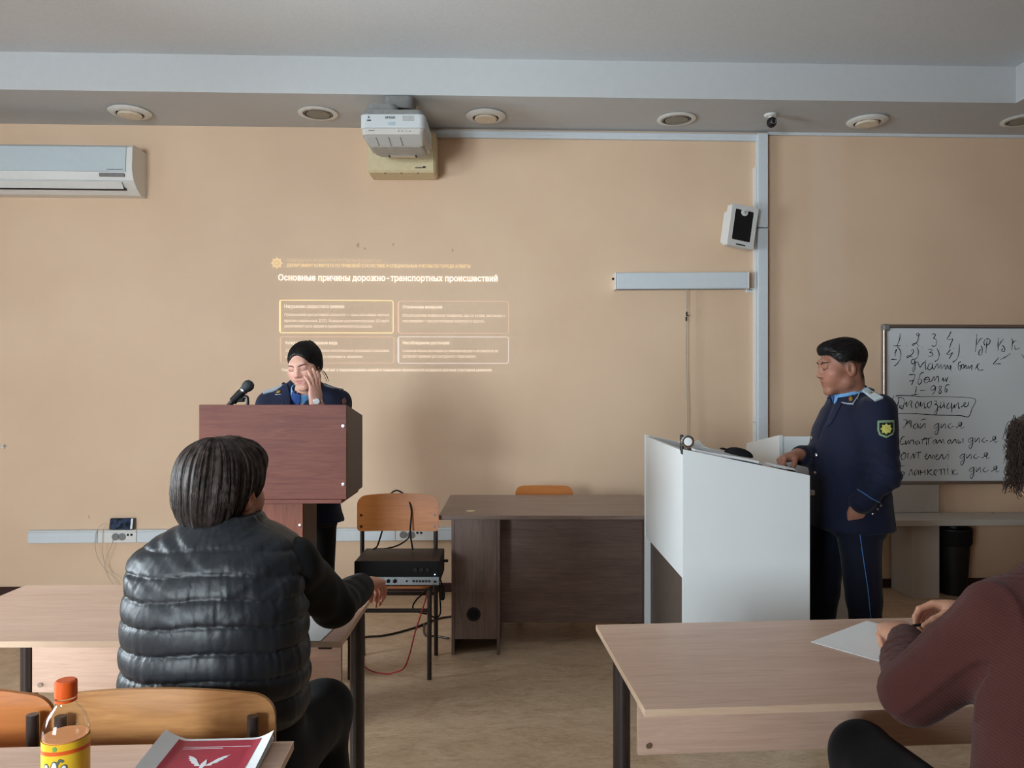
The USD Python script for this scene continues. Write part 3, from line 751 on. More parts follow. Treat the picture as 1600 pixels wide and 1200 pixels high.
md = 3.2
def P3(px, py, d=md):
    return at(px, py, d)
t = thing("microphone", "black handheld microphone clipped on a short stand at the podium", "microphone", P3(386, 636))
o = P3(386, 636)
hd, tail = P3(388, 602.5) - o, P3(357, 634) - o
dr = (tail - hd) / np.linalg.norm(tail - hd)
part(t, "grille_head", tube([hd - dr * .022, hd - dr * .018, hd - dr * .006, hd + dr * .01, hd + dr * .024], [.006, .016, .024, .0235, .0165], 18), mat("microphone_mesh", (30, 40, 44), .5, .5, scale=400, bump=.4), True)
part(t, "ring", tube([hd + dr * .024, hd + dr * .031], [.0185, .0185], 18), M["alu"], 30)
part(t, "handle", tube([hd + dr * .031, hd + dr * .06, tail], [.0165, .0135, .0095], 14), M["dark"], 40)
cl = hd + dr * .062
part(t, "clip", join(tube([cl - dr * .022, cl + dr * .030], [.0175, .0165], 14), box(cl + np.array([.012, 0, -.014]), (.03, .018, .02), .003)), M["black_rubber"], 30)
part(t, "stand", tube(smooth_path([cl + np.array([.012, 0, -.014]), P3(384, 620) - o, P3(386.5, 624) - o, P3(386.5, 641) - o]), .0075, 10), M["brown_metal"], True)
part(t, "stand_foot", lathe([(0, -.068), (.045, -.068), (.045, -.060), (.008, -.05), (0, -.05)], 24, (.001, 0, .0625)) if False else lathe([(0, 0), (.04, 0), (.04, .006), (.008, .012), (0, .012)], 24, (0, 0, -.033)), M["black_metal"], 30)

# ------------------------------------------------------------------ white lecterns
def lectern(label, loc, rz, length, depth, hi, lo, open_z, kick):
    """sloped-top lectern; its front (high side) faces -x, its near side panel faces -y, the speaker's side is +x"""
    t = thing("lectern", label, "lectern", loc, rz, False, None)
    side = [(0, 0), (0, hi), (depth, lo), (depth, 0)]
    part(t, "side_panel", prism(side, .018, "xz", 0.0), M["white_lam"])
    part(t, "side_panel", prism(side, .018, "xz", length - .018), M["white_lam"])
    sl_ = (hi - lo) / depth
    part(t, "front_panel", box2((0.004, .0185, open_z), (.022, length - .0185, hi - .004 - sl_ * .022), .001), M["white_lam"])
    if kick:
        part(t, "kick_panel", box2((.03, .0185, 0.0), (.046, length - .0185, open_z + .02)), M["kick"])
    d_ = .05
    part(t, "sloped_top", prism([(.0225, hi - d_ - sl_ * .0225), (.0225, hi - d_ - .018 - sl_ * .0225), (depth, lo - d_ - .018), (depth, lo - d_)], length - .037, "xz", .0185), M["white_lam"])
    part(t, "shelf", box2((.05, .0185, .45), (depth - .03, length - .0185, .468)), M["white_lam"])
    return t
lectern("white laminate lectern the standing officer rests his fist on", (.7015, 3.15, 0), YAW - YAW, .925, .52, 1.182, 1.075, .645, True)
LEC = stage.GetPrimAtPath("/World/lectern")
part(LEC, "latch", join(box2((.5205, .02, .985), (.532, .05, 1.015), .001), box2((.532, .026, .990), (.552, .044, 1.010), .002)), M["alu"], label="small metal latch on the open edge")
lectern("second white lectern standing behind the officer, facing the room", (1.385 + .50, 3.98, 0), 90 - 180 + 180, .50, .56, 1.185, 1.10, .03, False)

# ------------------------------------------------------------------ dark brown desk
dl, dr_, dn, df = -.390, .822, 4.085, 4.85
t = thing("teacher_desk", "dark brown office desk between the amplifier chair and the white lectern", "desk", ((dl + dr_) / 2, dn, 0), 0)
hw = (dr_ - dl) / 2
dp = df - dn
part(t, "desktop", box2((-hw, 0, .728), (hw, dp, .75), .002), M["brown_top"])
xa, xb = -hw + .066, -hw + .326
for x in (xa, xb - .017):
    part(t, "pedestal_side", box2((x, .022, 0), (x + .017, dp - .03, .727), .001), M["brown_v"])
part(t, "pedestal_front", box2((xa + .0175, .024, .085), (xb - .0175, .040, .727), .001), M["brown_v"])
part(t, "pedestal_back", box2((xa + .0175, dp - .05, .085), (xb - .0175, dp - .034, .727), .001), M["brown_v"])
part(t, "pedestal_floor", box2((xa + .0175, .041, .085), (xb - .0175, dp - .051, .101), .001), M["brown_v"])
part(t, "modesty_panel", box2((xb + .001, .16, .13), (hw - .10, .176, .727), .001), M["brown"])
part(t, "end_panel", box2((hw - .0995, .10, 0), (hw - .0765, dp - .03, .727), .001), M["brown_v"])
gp = at(740, 960, dn + .023) - np.array([(dl + dr_) / 2, dn, 0])
part(t, "grommet", moved(lathe([(.026, .002), (.036, .002), (.038, -.001), (.034, -.004), (.026, -.001), (.026, .002)], 28), (gp[0], .0235, gp[2]), rot(90, (1, 0, 0))), M["dark"], 30, label="round black cable grommet low on the pedestal")
part(t, "grommet_cap", moved(lathe([(0, .001), (.027, .001), (.027, -.0005), (0, -.0005)], 28), (gp[0], .0235, gp[2]), rot(90, (1, 0, 0))), M["black_rubber"])
part(t, "cable_hole_lid", lathe([(0, .0), (.026, .0), (.026, .0015), (.02, .002), (0, .0012)], 28, (-.398 + .17 - (dl + dr_) / 2, .147, .7502)), M["cream_plastic"], 30, label="pale round cable lid in the desktop")

# ------------------------------------------------------------------ amplifier on the chair, with its cables
ax0, ax1 = at(553.5, 0, 3.76)[0], at(686, 0, 3.76)[0]
t = thing("amplifier", "black rack amplifier with a silver control strip on the chair", "amplifier", ((ax0 + ax1) / 2, 3.76, .4595))
aw = (ax1 - ax0) / 2
part(t, "case", box2((-aw, .006, .006), (aw, .30, .122), .003), M["dark"])
part(t, "front_panel", box2((-aw, 0, .046), (aw, .0055, .122), .002), M["black_rubber"])
M["silver"] = mat("silver_panel", (168, 178, 186), .35, .5, .6, vary=.02)
part(t, "control_strip", box2((-aw, -.002, .006), (aw, .0055, .0455), .001), M["silver"])
for s in (-1, 1):
    for y in (.03, .27):
        part(t, "foot", cyl((s * (aw - .05), y, 0), (s * (aw - .05), y, .006), .012, 14), M["black_rubber"])
for k, x in enumerate((-.142, -.108, -.074, -.04, -.008)):
    part(t, "knob", moved(lathe([(0, 0), (.0095, 0), (.0075, .012), (0, .012)], 18), (x, -.002, .026), rot(90, (1, 0, 0))), M["black_rubber"], 30)
part(t, "jack", moved(lathe([(0, 0), (.005, 0), (.005, .003), (0, .003)], 14), (.05, -.002, .026), rot(90, (1, 0, 0))), M["dark"])
for k in range(6):
    part(t, "button", box((.083 + .0155 * k, -.004, .026), (.010, .006, .009), .001), M["dark"])
part(t, "power_button", box((.188, -.004, .024), (.014, .006, .009), .001), M["dark"])
for k in range(3):
    part(t, "front_dial", moved(lathe([(0, 0), (.012, 0), (.010, .006), (0, .006)], 20), (.092 + .03 * k, 0, .082), rot(90, (1, 0, 0))), M["dark"], 30)
M["led"] = usdkit.material(stage, "/World/Looks/blue_led", {"e": ("emission", {"color": (.35, .6, 1.0), "strength": 6.0})}, [], surface="e.emission")
part(t, "power_light", box((.187, -.003, .058), (.005, .004, .006), .001), M["led"], label="lit blue power light")
part(t, "print_line", box((.187, -.0025, .011), (.024, .001, .003)), M["grey_plastic"])
part(t, "plug", box((aw + .014, .24, .07), (.022, .02, .012), .002), M["dark"])

def cable(name, label, pts, r, m, cat="cable"):
    pts = np.array(pts); o = pts[0].copy()
    return single(name, tube(smooth_path(pts - o, 8), r, 8), m, label, cat, o, 0, False, True)
cable("black_cable", "black cable draped over the chair backrest down to the amplifier", [at(645, 859, 3.99), at(642, 840, 4.0), at(641, 826, 4.02), at(643, 800, 4.045), at(640, 785, 4.06), at(633, 774, 4.08), at(624, 767.5, 4.10), at(617, 767, 4.14), at(610, 774, 4.19), at(604, 800, 4.2), at(598, 826, 4.18), at(590, 852, 4.12), at(584, 858, 4.03)], .0045, M["black_rubber"])
cable("mains_cable", "black cord from the wall socket to the back of the amplifier", [at(641, 832, 5.12), at(640, 836, 4.9), at(636, 843, 4.6), at(622, 852, 4.35), at(604, 857, 4.22), at(590, 857.5, 4.12), at(584, 858, 4.06)], .0045, M["black_rubber"])
M["red_wire"] = mat("red_wire", (176, 44, 48), .5, .4)
cable("red_cable", "thin red cable looping from the amplifier down to the floor", [(at(672, 912, 3.86)), at(667, 930, 3.8), at(656, 965, 3.74), at(648, 990, 3.70), at(640, 1022, 3.66), at(631, 1044, 3.66), at(615, 1051, 3.80), (-.62, 3.82, .008), (-.68, 3.84, .008), (-.74, 3.90, .008), (-.80, 4.02, .008), (-.82, 4.2, .008)], .0035, M["red_wire"])
cable("adapter_cord", "black cord looping below the amplifier to a small adapter", [at(676, 915, 3.9), at(664, 925, 3.95), at(650, 938, 4.0), at(645, 950, 4.0), at(655, 957, 4.0), at(670, 960, 4.0), at(680, 965, 3.98), at(688, 958, 3.98), at(687, 930, 3.98), at(686, 912, 3.98)], .004, M["black_rubber"])
t = thing("power_adapter", "small black power adapter hanging beside the amplifier", "adapter", at(691, 925, 3.98))
part(t, "body", box((0, 0, 0), (.026, .05, .075), .004), M["dark"])
part(t, "cord_stub", cyl((0, 0, .036), (-.012, 0, .07), .004, 8), M["black_rubber"])
cable("floor_cable", "dark cable lying across the floor from desk leg to brown desk", [(-1.05, 4.30, .006), (-.85, 4.38, .006), (-.72, 4.42, .006), (-.58, 4.55, .006), (-.46, 4.72, .006), (-.36, 4.78, .006)], .006, M["brown_metal"])
cable("floor_cable", "short dark cable on the floor against the brown desk pedestal", [(-.53, 4.62, .006), (-.50, 4.42, .006), (-.44, 4.40, .006), (-.36, 4.36, .006)], .006, M["brown_metal"])

# ------------------------------------------------------------------ whiteboard with its handwriting
yb_ = BACK_Y - .045
bl_, bt, bb = wall_at(1381, 507, yb_), wall_at(1500, 507, yb_)[2], wall_at(1450, 757, yb_)[2]
x0, x1 = bl_[0], bl_[0] + 1.72
t = thing("whiteboard", "whiteboard with black handwriting in a metal frame at right", "whiteboard", (x0, yb_, bb), 0, True)
bw, bh = x1 - x0, bt - bb
M["board"] = mat("whiteboard_enamel", (226, 233, 238), .3, .5, vary=.008, scale=3)
part(t, "panel", box2((.01, .010, .01), (bw - .01, .040, bh - .01)), M["board"])
for nm, lo_, hi_ in (("frame_top", (.02, 0, bh - .022), (bw - .02, .042, bh)), ("frame_bottom", (.02, 0, 0), (bw - .02, .042, .024)), ("frame_side", (0, 0, .02), (.026, .042, bh - .02)), ("frame_side", (bw - .026, 0, .02), (bw, .042, bh - .02))):
    part(t, nm, box2(lo_, hi_, .004), M["alu"])
part(t, "inner_shadow_gap", box2((.026, .006, bh - .026), (bw - .026, .012, bh - .022)), M["dark"])
for x in (.022, bw - .022):
    for z in (.022, bh - .022):
        part(t, "corner_cap", box((x, .02, z), (.05, .052, .05), .010), M["grey_plastic"])
part(t, "pen_ledge", box2((.03, -.05, -.012), (bw - .03, .0, -.001), .003), M["alu"]) if False else None
def ink(words, ox, oy, sc, w=.0032):
    """words: lists of strokes in a crop's pixels -> marker lines on the board"""
    for strokes in words:
        ms = []
        for s in strokes:
            if len(s) == 1:
                s = [s[0], (s[0][0] + 8, s[0][1] + 6)]
            q = [wall_at(ox + x / sc, oy + y / sc, yb_ + .010) - np.array([x0, yb_, bb]) for x, y in s]
            q = smooth_path(q, 5); q[:, 1] = .0095
            d_ = np.gradient(q, axis=0); n_ = np.c_[-d_[:, 2], 0 * d_[:, 0], d_[:, 0]]; n_ /= np.maximum(np.linalg.norm(n_, axis=1, keepdims=True), 1e-9)
            tp = np.linspace(0, 1, len(q)); ww = (w * (.75 + .25 * np.sin(tp * 9 + len(s))))[:, None]
            l_, r_ = q + n_ * ww, q - n_ * ww
            v = np.vstack([l_, r_, l_ + (0, .0004, 0), r_ + (0, .0004, 0)]); N = len(q); f = []
            for i in range(N - 1):
                f += [[i, i + 1, N + i], [i + 1, N + i + 1, N + i], [2 * N + i, 3 * N + i, 2 * N + i + 1], [2 * N + i + 1, 3 * N + i, 3 * N + i + 1]]
            ms.append(trimesh.Trimesh(v, f, process=False))
        part(t, "handwriting", join(*ms), M["ink"])
A_ = [
 [[(350,280),(345,380),(320,460),(295,510),(290,545)],[(215,540),(290,540),(370,540)],[(480,530)]],
 [[(770,295),(720,325),(695,310),(692,288),(720,272),(745,300),(735,360),(715,440),(680,480),(640,490),(608,520),(630,530),(690,478),(715,520),(742,550)],[(812,562)]],
 [[(1015,315),(1030,290),(1070,290),(1085,315),(1060,360),(1050,385),(1090,400),(1115,450),(1100,520),(1060,550),(1010,535)],[(1183,552)]],
 [[(1415,240),(1370,330),(1330,395),(1400,405),(1450,400),(1415,480),(1380,590)],[(1465,590)]],
 [[(230,690),(275,610),(260,680),(245,755)],[(165,820),(280,818)],[(295,560),(345,620),(370,720),(350,820),(300,900),(230,965)]],
 [[(585,655),(600,620),(630,620),(625,680),(570,740),(510,780),(490,765),(520,740),(570,755),(610,775)],[(700,560),(730,640),(730,720),(700,790),(655,820)]],
 [[(945,620),(1000,605),(1020,625),(985,665),(970,675),(1020,690),(1035,725),(1000,750),(935,750)],[(1115,590),(1150,650),(1165,730),(1140,820),(1075,865)]],
 [[(1400,615),(1350,680),(1320,710),(1390,710),(1445,680),(1400,760),(1375,815)],[(1585,490),(1585,600),(1570,720),(1530,820),(1445,880)],[(1640,765)]],
 [[(660,845),(625,815),(590,840),(585,880),(610,915),(650,895),(660,850),(668,930),(660,1010),(630,1080),(610,1060),(620,1000),(680,890),(720,880),(760,980),(790,960),(830,900),(880,870)],[(885,830),(875,930),(890,1030),(930,990)],[(1000,900),(950,930),(930,1010),(970,1040),(1020,980),(1025,910),(1030,1000),(1060,1020),(1130,910),(1150,1010),(1200,920),(1215,1020),(1280,930),(1300,1030),(1340,940),(1360,1010),(1400,1000),(1390,950)],[(1410,940),(1410,1060)]]]
B_ = [
 [[(20,870),(-25,890),(-40,960),(-20,1040),(15,1020),(10,950),(-20,960)],[(60,920),(35,940),(30,990),(60,1010),(85,960),(60,920)],[(85,1010),(120,940),(140,1020),(180,950),(190,1010),(250,940),(240,1050)],[(280,865)],[(370,910),(340,980),(320,1035)],[(400,900),(360,970),(390,1040),(430,1050),(480,1035)]],
 [[(345,295),(345,430),(320,670)],[(475,380),(420,400),(355,510)],[(440,540),(465,600),(455,700),(420,735),(390,715),(400,650),(440,610)],[(570,375),(555,500),(540,690)],[(520,530),(498,480),(515,420),(570,385),(625,420),(610,490),(545,535)]],
 [[(805,375),(790,500),(793,635)],[(905,395),(850,460),(800,560)],[(875,520),(930,590),(920,655),(870,655),(870,620),(900,600)]],
 [[(1070,380),(1095,440),(1075,630)],[(1175,435),(1120,450),(1090,520)],[(1140,530),(1150,600),(1190,610),(1235,580)]],
 [[(1050,700),(940,775),(840,825)],[(810,775),(760,840),(695,915),(770,914),(850,912)]],[[(1285,715),(1340,790),(1400,870)]]]
C_ = [
 [[(535,80),(600,68),(655,70),(650,130),(620,210),(590,290)],[(540,205),(640,190)]],
 [[(845,20),(780,50),(750,140),(725,230),(750,275),(790,235),(800,180),(760,170)],[(900,120),(855,170),(865,235),(920,235),(965,170),(930,120),(890,150)],[(865,180),(955,172)],[(960,215),(1010,200),(1060,110),(1065,200),(1120,110),(1150,130),(1155,230)],[(1225,200),(1250,140),(1260,215),(1300,150),(1310,220),(1345,120)],[(1385,225)]],
 [[(690,310),(680,400),(660,485)],[(590,495),(660,488),(735,480)],[(775,405),(880,395)],[(1090,330),(1050,300),(990,350),(1000,390),(1060,380),(1090,330),(1075,420),(1020,495)],[(1220,320),(1180,310),(1165,345),(1200,400),(1205,450),(1165,460),(1160,420),(1200,370),(1220,320)],[(1380,280),(1320,290),(1285,370),(1290,430),(1320,430),(1330,380),(1300,370)]],
 [[(260,520),(340,505),(600,512),(760,530),(1100,530),(1600,540),(1917,585),(1850,780),(1775,948),(1600,925),(1180,915),(900,900),(640,885),(290,885)],[(215,510),(200,570),(180,630)]],
 [[(330,520),(315,640),(280,760),(260,770)],[(300,560),(400,550),(440,620),(420,720),(400,790),(330,730),(385,720),(380,760),(300,770)],[(450,700),(490,640),(490,740),(560,620),(600,640),(580,700),(600,770)],[(710,630),(670,700),(690,770),(740,700),(710,630)],[(760,740),(780,640),(790,740),(850,650),(860,770),(900,740)],[(1000,620),(920,680),(950,770),(1000,700),(1000,620)],[(1060,630),(1110,620),(1110,670),(1070,690),(1130,710),(1125,820),(1090,910),(1070,870),(1130,770),(1190,730)],[(1200,640),(1195,770),(1260,700),(1260,640),(1280,770)],[(1370,660),(1330,720),(1340,780),(1410,740),(1420,660),(1425,780),(1430,860)],[(1440,780),(1490,700),(1480,770),(1560,650),(1570,770),(1600,760)],[(1620,750),(1700,690),(1720,650),(1680,660),(1690,740),(1760,720),(1780,640)]]]
dis = [[(670,190),(620,230),(640,260),(680,220),(680,190),(680,280),(650,350),(630,310),(690,260)],[(715,195),(715,255),(770,195),(775,265)],[(850,190),(810,230),(840,260),(862,245)],[(870,235),(892,235)],[(920,250),(960,230),(1000,175),(960,190),(968,228),(1000,212),(1000,180),(990,260),(1035,240)]]
def sh(ss, dx, dy):
    return [[(x + dx, y + dy) for x, y in s] for s in ss]
D_ = [
 [[(190,140),(240,150),(220,220),(190,250)],[(235,200),(290,150),(300,250)],[(240,205),(262,165),(300,240)],[(375,190),(330,230),(350,265),(390,220),(390,195),(400,260)],[(430,190),(425,260),(490,190),(490,260)],[(430,150),(470,135),(515,130)]], dis,
 [[(215,375),(180,380),(150,440),(160,485),(210,470)],[(220,430),(225,485),(265,430),(270,480),(295,430),(330,430),(335,485)],[(400,430),(360,455),(380,485),(410,440),(415,480)],[(450,480),(470,410),(510,400),(510,490)],[(440,420),(590,390)],[(540,400),(540,485)],[(640,410),(600,450),(620,475),(650,420),(655,470),(700,420),(720,465),(740,410),(760,470)],[(840,410),(805,450),(830,475),(850,420),(860,470),(910,410),(930,465)],[(950,410),(955,465),(990,450),(960,435)],[(1020,400),(1020,470)]], sh(dis, 472, 196),
 [[(210,590),(160,640),(170,695),(210,680),(225,620),(190,590)],[(260,600),(250,690)],[(290,690),(330,610),(340,680),(370,600),(440,590)],[(400,600),(400,680)],[(490,660),(520,630),(510,610),(490,660),(520,690),(560,630),(580,680),(610,630),(620,690)],[(640,660),(670,630),(650,620),(640,680),(680,690),(730,620),(750,690),(815,610),(815,690)],[(815,575)]], sh(dis, 356, 422),
 [[(120,790),(210,780)],[(150,800),(140,910)],[(140,860),(200,870),(190,910),(135,915)],
 ],[[(265,920),(300,830),(320,910)],[(380,830),(340,880),(360,910),(400,840),(405,905)],[(430,840),(430,910)],[(430,875),(485,865)],[(490,835),(490,910)],[(530,830),(530,910)],[(590,830),(540,870),(600,910),(660,860),(640,835),(615,880),(650,920)],
 ],[[(680,840),(760,820)],[(715,840),(715,910)],
 ],[[(760,825),(765,910)],
 ],[[(800,822),(806,822),(810,905)],[(800,780)],
 ],[[(870,830),(870,915)],[(920,830),(880,865),(900,900),(950,890)]], sh(dis, 488, 608)]
for data, ox, oy, sc in ((A_, 1380, 500, 13.333), (B_, 1500, 500, 13.333), (C_, 1380, 580, 13.333), (D_, 1390, 640, 8.889)):
    ink(data, ox, oy, sc)

# ------------------------------------------------------------------ low bench under the whiteboard, and the bin
yf = 5.02
xl = wall_at(1386, 818, yf)[0]
zt_ = wall_at(1450, 813, yf)[2]; zb_ = wall_at(1450, 822, yf)[2]
xp0, xp1 = wall_at(1424, 900, 5.1)[0], wall_at(1468, 900, 5.1)[0]
t = thing("low_bench", "low grey-white shelf unit standing under the whiteboard", "shelf unit", (0, 0, 0), 0, True)
part(t, "shelf_top", box2((xl - .06, yf, zb_), (RIGHT_X - .05, BACK_Y - .06, zt_), .002), M["grey_lam"])
part(t, "pedestal", box2((xp0, 5.1, .0), (xp1, BACK_Y - .02, zb_ - .001), .002), M["grey_lam"])
xq = wall_at(1468, 780, BACK_Y - .06)[0]
part(t, "back_panel", box2((xl - .10, BACK_Y - .058, zt_ - .2), (xq, BACK_Y - .047, bb + .03), .001), M["grey_lam"]) if False else part(t, "back_panel", box2((xl - .10, BACK_Y - .056, zt_ + .001), (xq, BACK_Y - .004, bb - .002), .001), M["grey_lam"])
for px in (1468, 1548):
    p = wall_at(px, 810, BACK_Y - .10)
    part(t, "screw", moved(trimesh.creation.icosphere(1, .006), (p[0], BACK_Y - .12, zt_ + .004)), M["chrome"])
xb_ = wall_at(1484, 900, 5.26)[0]
t = thing("waste_bin", "black plastic waste bin under the shelf unit", "bin", (xb_ - .005, 5.215, 0), 0, True)
def tub(r0, r1, z0, z1, th=.004):
    return lathe([(0, z0), (r0, z0), (r1, z1), (r1 - th, z1), (r0 - th, z0 + th), (0, z0 + th)], 36)
part(t, "tub", tub(.085, .108, 0, .36), M["dark"], 30)
part(t, "rim", lathe([(.110, .34), (.118, .36), (.121, .45), (.117, .452), (.109, .37), (.105, .34), (.110, .34)], 36), M["black_rubber"], 30)
part(t, "bag", moved(lathe([(.119, .44), (.123, .453), (.115, .462), (.105, .44), (.1, .3)], 36), (0, 0, 0)), mat("bin_bag", (26, 26, 28), .3, .5, scale=30, bump=.6), True)

# ------------------------------------------------------------------ on the white lectern
hi_, lo_, L0 = 1.182, 1.075, np.array([.7015, 3.15, 0])
def on_top(x, y, lift=.0):
    """point on the lectern's sloped edge plane, camera-aligned"""
    return L0 + np.array([x, y, hi_ - (hi_ - lo_) / .52 * x + lift - .05])
tiltR = rot(math.degrees(math.atan((hi_ - lo_) / .52)), (0, 1, 0))
t = thing("clip_lamp", "small silver clip light on the near top corner of the lectern", "clip light", L0 + np.array([.015, .006, hi_ + .004]))
part(t, "clamp", join(box((0, .012, -.018), (.036, .034, .016), .003), box((-.016, .012, .02), (.012, .03, .07), .004)), M["dark"], 30)
part(t, "head", moved(lathe([(0, -.014), (.02, -.012), (.027, .0), (.027, .012), (.022, .015), (0, .013)], 26), (.004, .004, .028), rot(90, (1, 0, 0))), M["chrome"], 30)
part(t, "lens", moved(lathe([(0, .0135), (.017, .0165), (.0, .018)], 22), (.004, .004, .028), rot(90, (1, 0, 0))), M["paper"], 30)
part(t, "lever", box((.012, .008, -.004), (.02, .012, .012), .003), M["chrome"])
def sheet(w_, d_, th=.0015, curl=0.0, n=10, wav=0.0):
    """a sheet in the xy plane, its far right corner lifting by curl"""
    gx, gy = np.meshgrid(np.linspace(-w_ / 2, w_ / 2, n), np.linspace(-d_ / 2, d_ / 2, n), indexing="ij")
    z = curl * np.clip((gx / w_ + gy / d_), 0, 1) ** 2 + wav * np.sin(gx * 18) * np.cos(gy * 9)
    top = np.c_[gx.ravel(), gy.ravel(), z.ravel() + th]; bot = top - (0, 0, th)
    f = []
    for i in range(n - 1):
        for j in range(n - 1):
            a_, b_, c_, d2 = i * n + j, (i + 1) * n + j, (i + 1) * n + j + 1, i * n + j + 1
            f += [[a_, b_, c_], [a_, c_, d2], [n * n + a_, n * n + c_, n * n + b_], [n * n + a_, n * n + d2, n * n + c_]]
    ring = [i * n for i in range(n)] + [(n - 1) * n + j for j in range(1, n)] + [i * n + n - 1 for i in range(n - 2, -1, -1)] + [j for j in range(n - 2, 0, -1)]
    for k in range(len(ring)):
        a_, b_ = ring[k], ring[(k + 1) % len(ring)]
        f += [[a_, n * n + a_, n * n + b_], [a_, n * n + b_, b_]]
    m = trimesh.Trimesh(np.vstack([top, bot]), f, process=False)
    if m.volume < 0:
        m.invert()
    return m
def tilted(m, a=0):
    return moved(m, (0, 0, 0), tiltR @ rot(a, (0, 0, 1)))
t = thing("folder", "dark open folder lying on the slope of the lectern", "folder", on_top(.19, .10, .046))
part(t, "cover", tilted(sheet(.30, .13, .004, 0, 8, .003), 2), M["dark"])
part(t, "pages", tilted(moved(sheet(.27, .115, .010, 0, 8, .003), (0, .0, .005)), 2), M["paper"])
single("paper_sheet", tilted(sheet(.10, .09, .002, .022, 10), 20), M["paper"], "curled white paper beside the clip light on the lectern", "paper", on_top(.075, .13, .072), 0, False, 30)
M["cap"] = mat("black_cloth", (24, 24, 28), .8, .2, scale=60, bump=.3)
pb = trimesh.creation.icosphere(3, 1.0); pb.vertices[:, 2] = np.where(pb.vertices[:, 2] < 0, pb.vertices[:, 2] * .15, pb.vertices[:, 2]); pb.apply_scale((.062, .05, .030))
t = thing("glasses_case", "black rounded case lying on the papers on the lectern", "case", on_top(.275, .16, .070))
part(t, "shell", tilted(pb), M["cap"], True)
part(t, "strap", tilted(tube(smooth_path([(-.055, -.01, .012), (-.070, -.012, .014), (-.082, -.01, .012), (-.078, .004, .01), (-.06, .008, .01)]), .003, 8)), M["black_rubber"], True)
single("paper_sheet", tilted(sheet(.20, .15, .002, 0, 10, .002), -8), M["paper"], "white papers under the officer's fist on the lectern", "paper", on_top(.37, .17, .050), 0, False, 30)
t = thing("notebook", "dark notebook under the officer's cuff at the lectern's low edge", "notebook", on_top(.455, .11, .050))
part(t, "cover", tilted(box((0, .06, .0), (.10, .12, .004), .001), 4), M["dark"])
part(t, "pages", tilted(box((.004, .06, .0065), (.09, .115, .008), .001), 4), M["paper"])

# ------------------------------------------------------------------ on the student desks
c = np.mean([at(1303, 969, 2.215), at(1383, 1026, 1.955)], axis=0)
single("paper_sheet", sheet(.30, .215, .0012, 0.0), M["paper"], "white sheet of paper on the right-hand desk under the hands", "paper", (.995, 2.09, .7502), 38, False, 30)
single("paper_sheet", sheet(.15, .21, .0012, 0.004), M["paper"], "white sheet by the elbow of the man in the black vest", "paper", (-.585, 2.20, .7502), -6, False, 30)
# brochure
t = thing("brochure", "red brochure with a white winged emblem and white margins on the nearest desk", "brochure", (-.562, 1.352, .7503), 3)
def leaf(w_, d_, z, lift_l, lift_r, th=.0008):
    m = sheet(w_, d_, th, 0, 22)
    v = m.vertices
    fy = np.clip((v[:, 1] / d_ + .5), 0, 1)
    v[:, 2] += z + lift_l * np.clip(-(v[:, 0] / w_ + .29) / .21, 0, 1) ** 1.3 * (.3 + .7 * fy) + lift_r * np.clip((v[:, 0] / w_ - .33) / .17, 0, 1) ** 1.5 * fy ** 2
    return m
def drape_leaf(poly, w_, d_, z, lift_l, lift_r, th=.0004):
    m = prism(poly, th, "xy", 0)
    v, f = trimesh.remesh.subdivide_to_size(m.vertices, m.faces, .012)
    fy = np.clip((v[:, 1] / d_ + .5), 0, 1)
    v[:, 2] += z + lift_l * np.clip(-(v[:, 0] / w_ + .29) / .21, 0, 1) ** 1.3 * (.3 + .7 * fy) + lift_r * np.clip((v[:, 0] / w_ - .33) / .17, 0, 1) ** 1.5 * fy ** 2
    return trimesh.Trimesh(v, f, process=False)
bw_, bd_ = .208, .292
for k in range(5):
    part(t, "page", leaf(bw_ - .001 * k, bd_ - .001 * k, .0012 + .0012 * k, .004 + .003 * k, .004 + .002 * k), M["paper"], 30)
LL = (.020, .014)
part(t, "cover", leaf(bw_, bd_, .0076, *LL), M["paper"], 30, label="white cover sheet, its left strip curling up")
M["red_print"] = mat("red_print", (178, 62, 78), .45, .4, vary=.03, scale=12)
part(t, "red_field", drape_leaf(sg.box(-bw_ / 2 + .030, -bd_ / 2 + .012, bw_ / 2 - .021, bd_ / 2 - .010), bw_, bd_, .0088, *LL), M["red_print"])
def wing(s):
    p_ = [(.006, -.03), (.02, -.012), (.030, .004), (.044, .016), (.062, .024), (.052, .012), (.058, .012), (.046, .002), (.050, .0), (.038, -.008), (.040, -.012), (.026, -.02), (.024, -.028)]
    return sg.Polygon([(s * x, y) for x, y in p_])
em = shapely.union_all([wing(1), wing(-1), sg.Polygon([(-.008, -.02), (0, .004), (.008, -.02), (.004, -.05), (-.004, -.05)])])
part(t, "emblem", drape_leaf(shapely.affinity.translate(shapely.affinity.scale(em, .62, .75, origin=(0, 0)), .004, .058), bw_, bd_, .0094, *LL), M["paper"], label="white winged emblem")
part(t, "print_line", join(*[drape_leaf(sg.box(-.055 + .0 * k, .108 - .006 * k, (.07 if k == 0 else .02), .1092 - .006 * k), bw_, bd_, .0094, *LL) for k in range(2)]), M["paper"], label="thin white lines of print", kind="stuff")
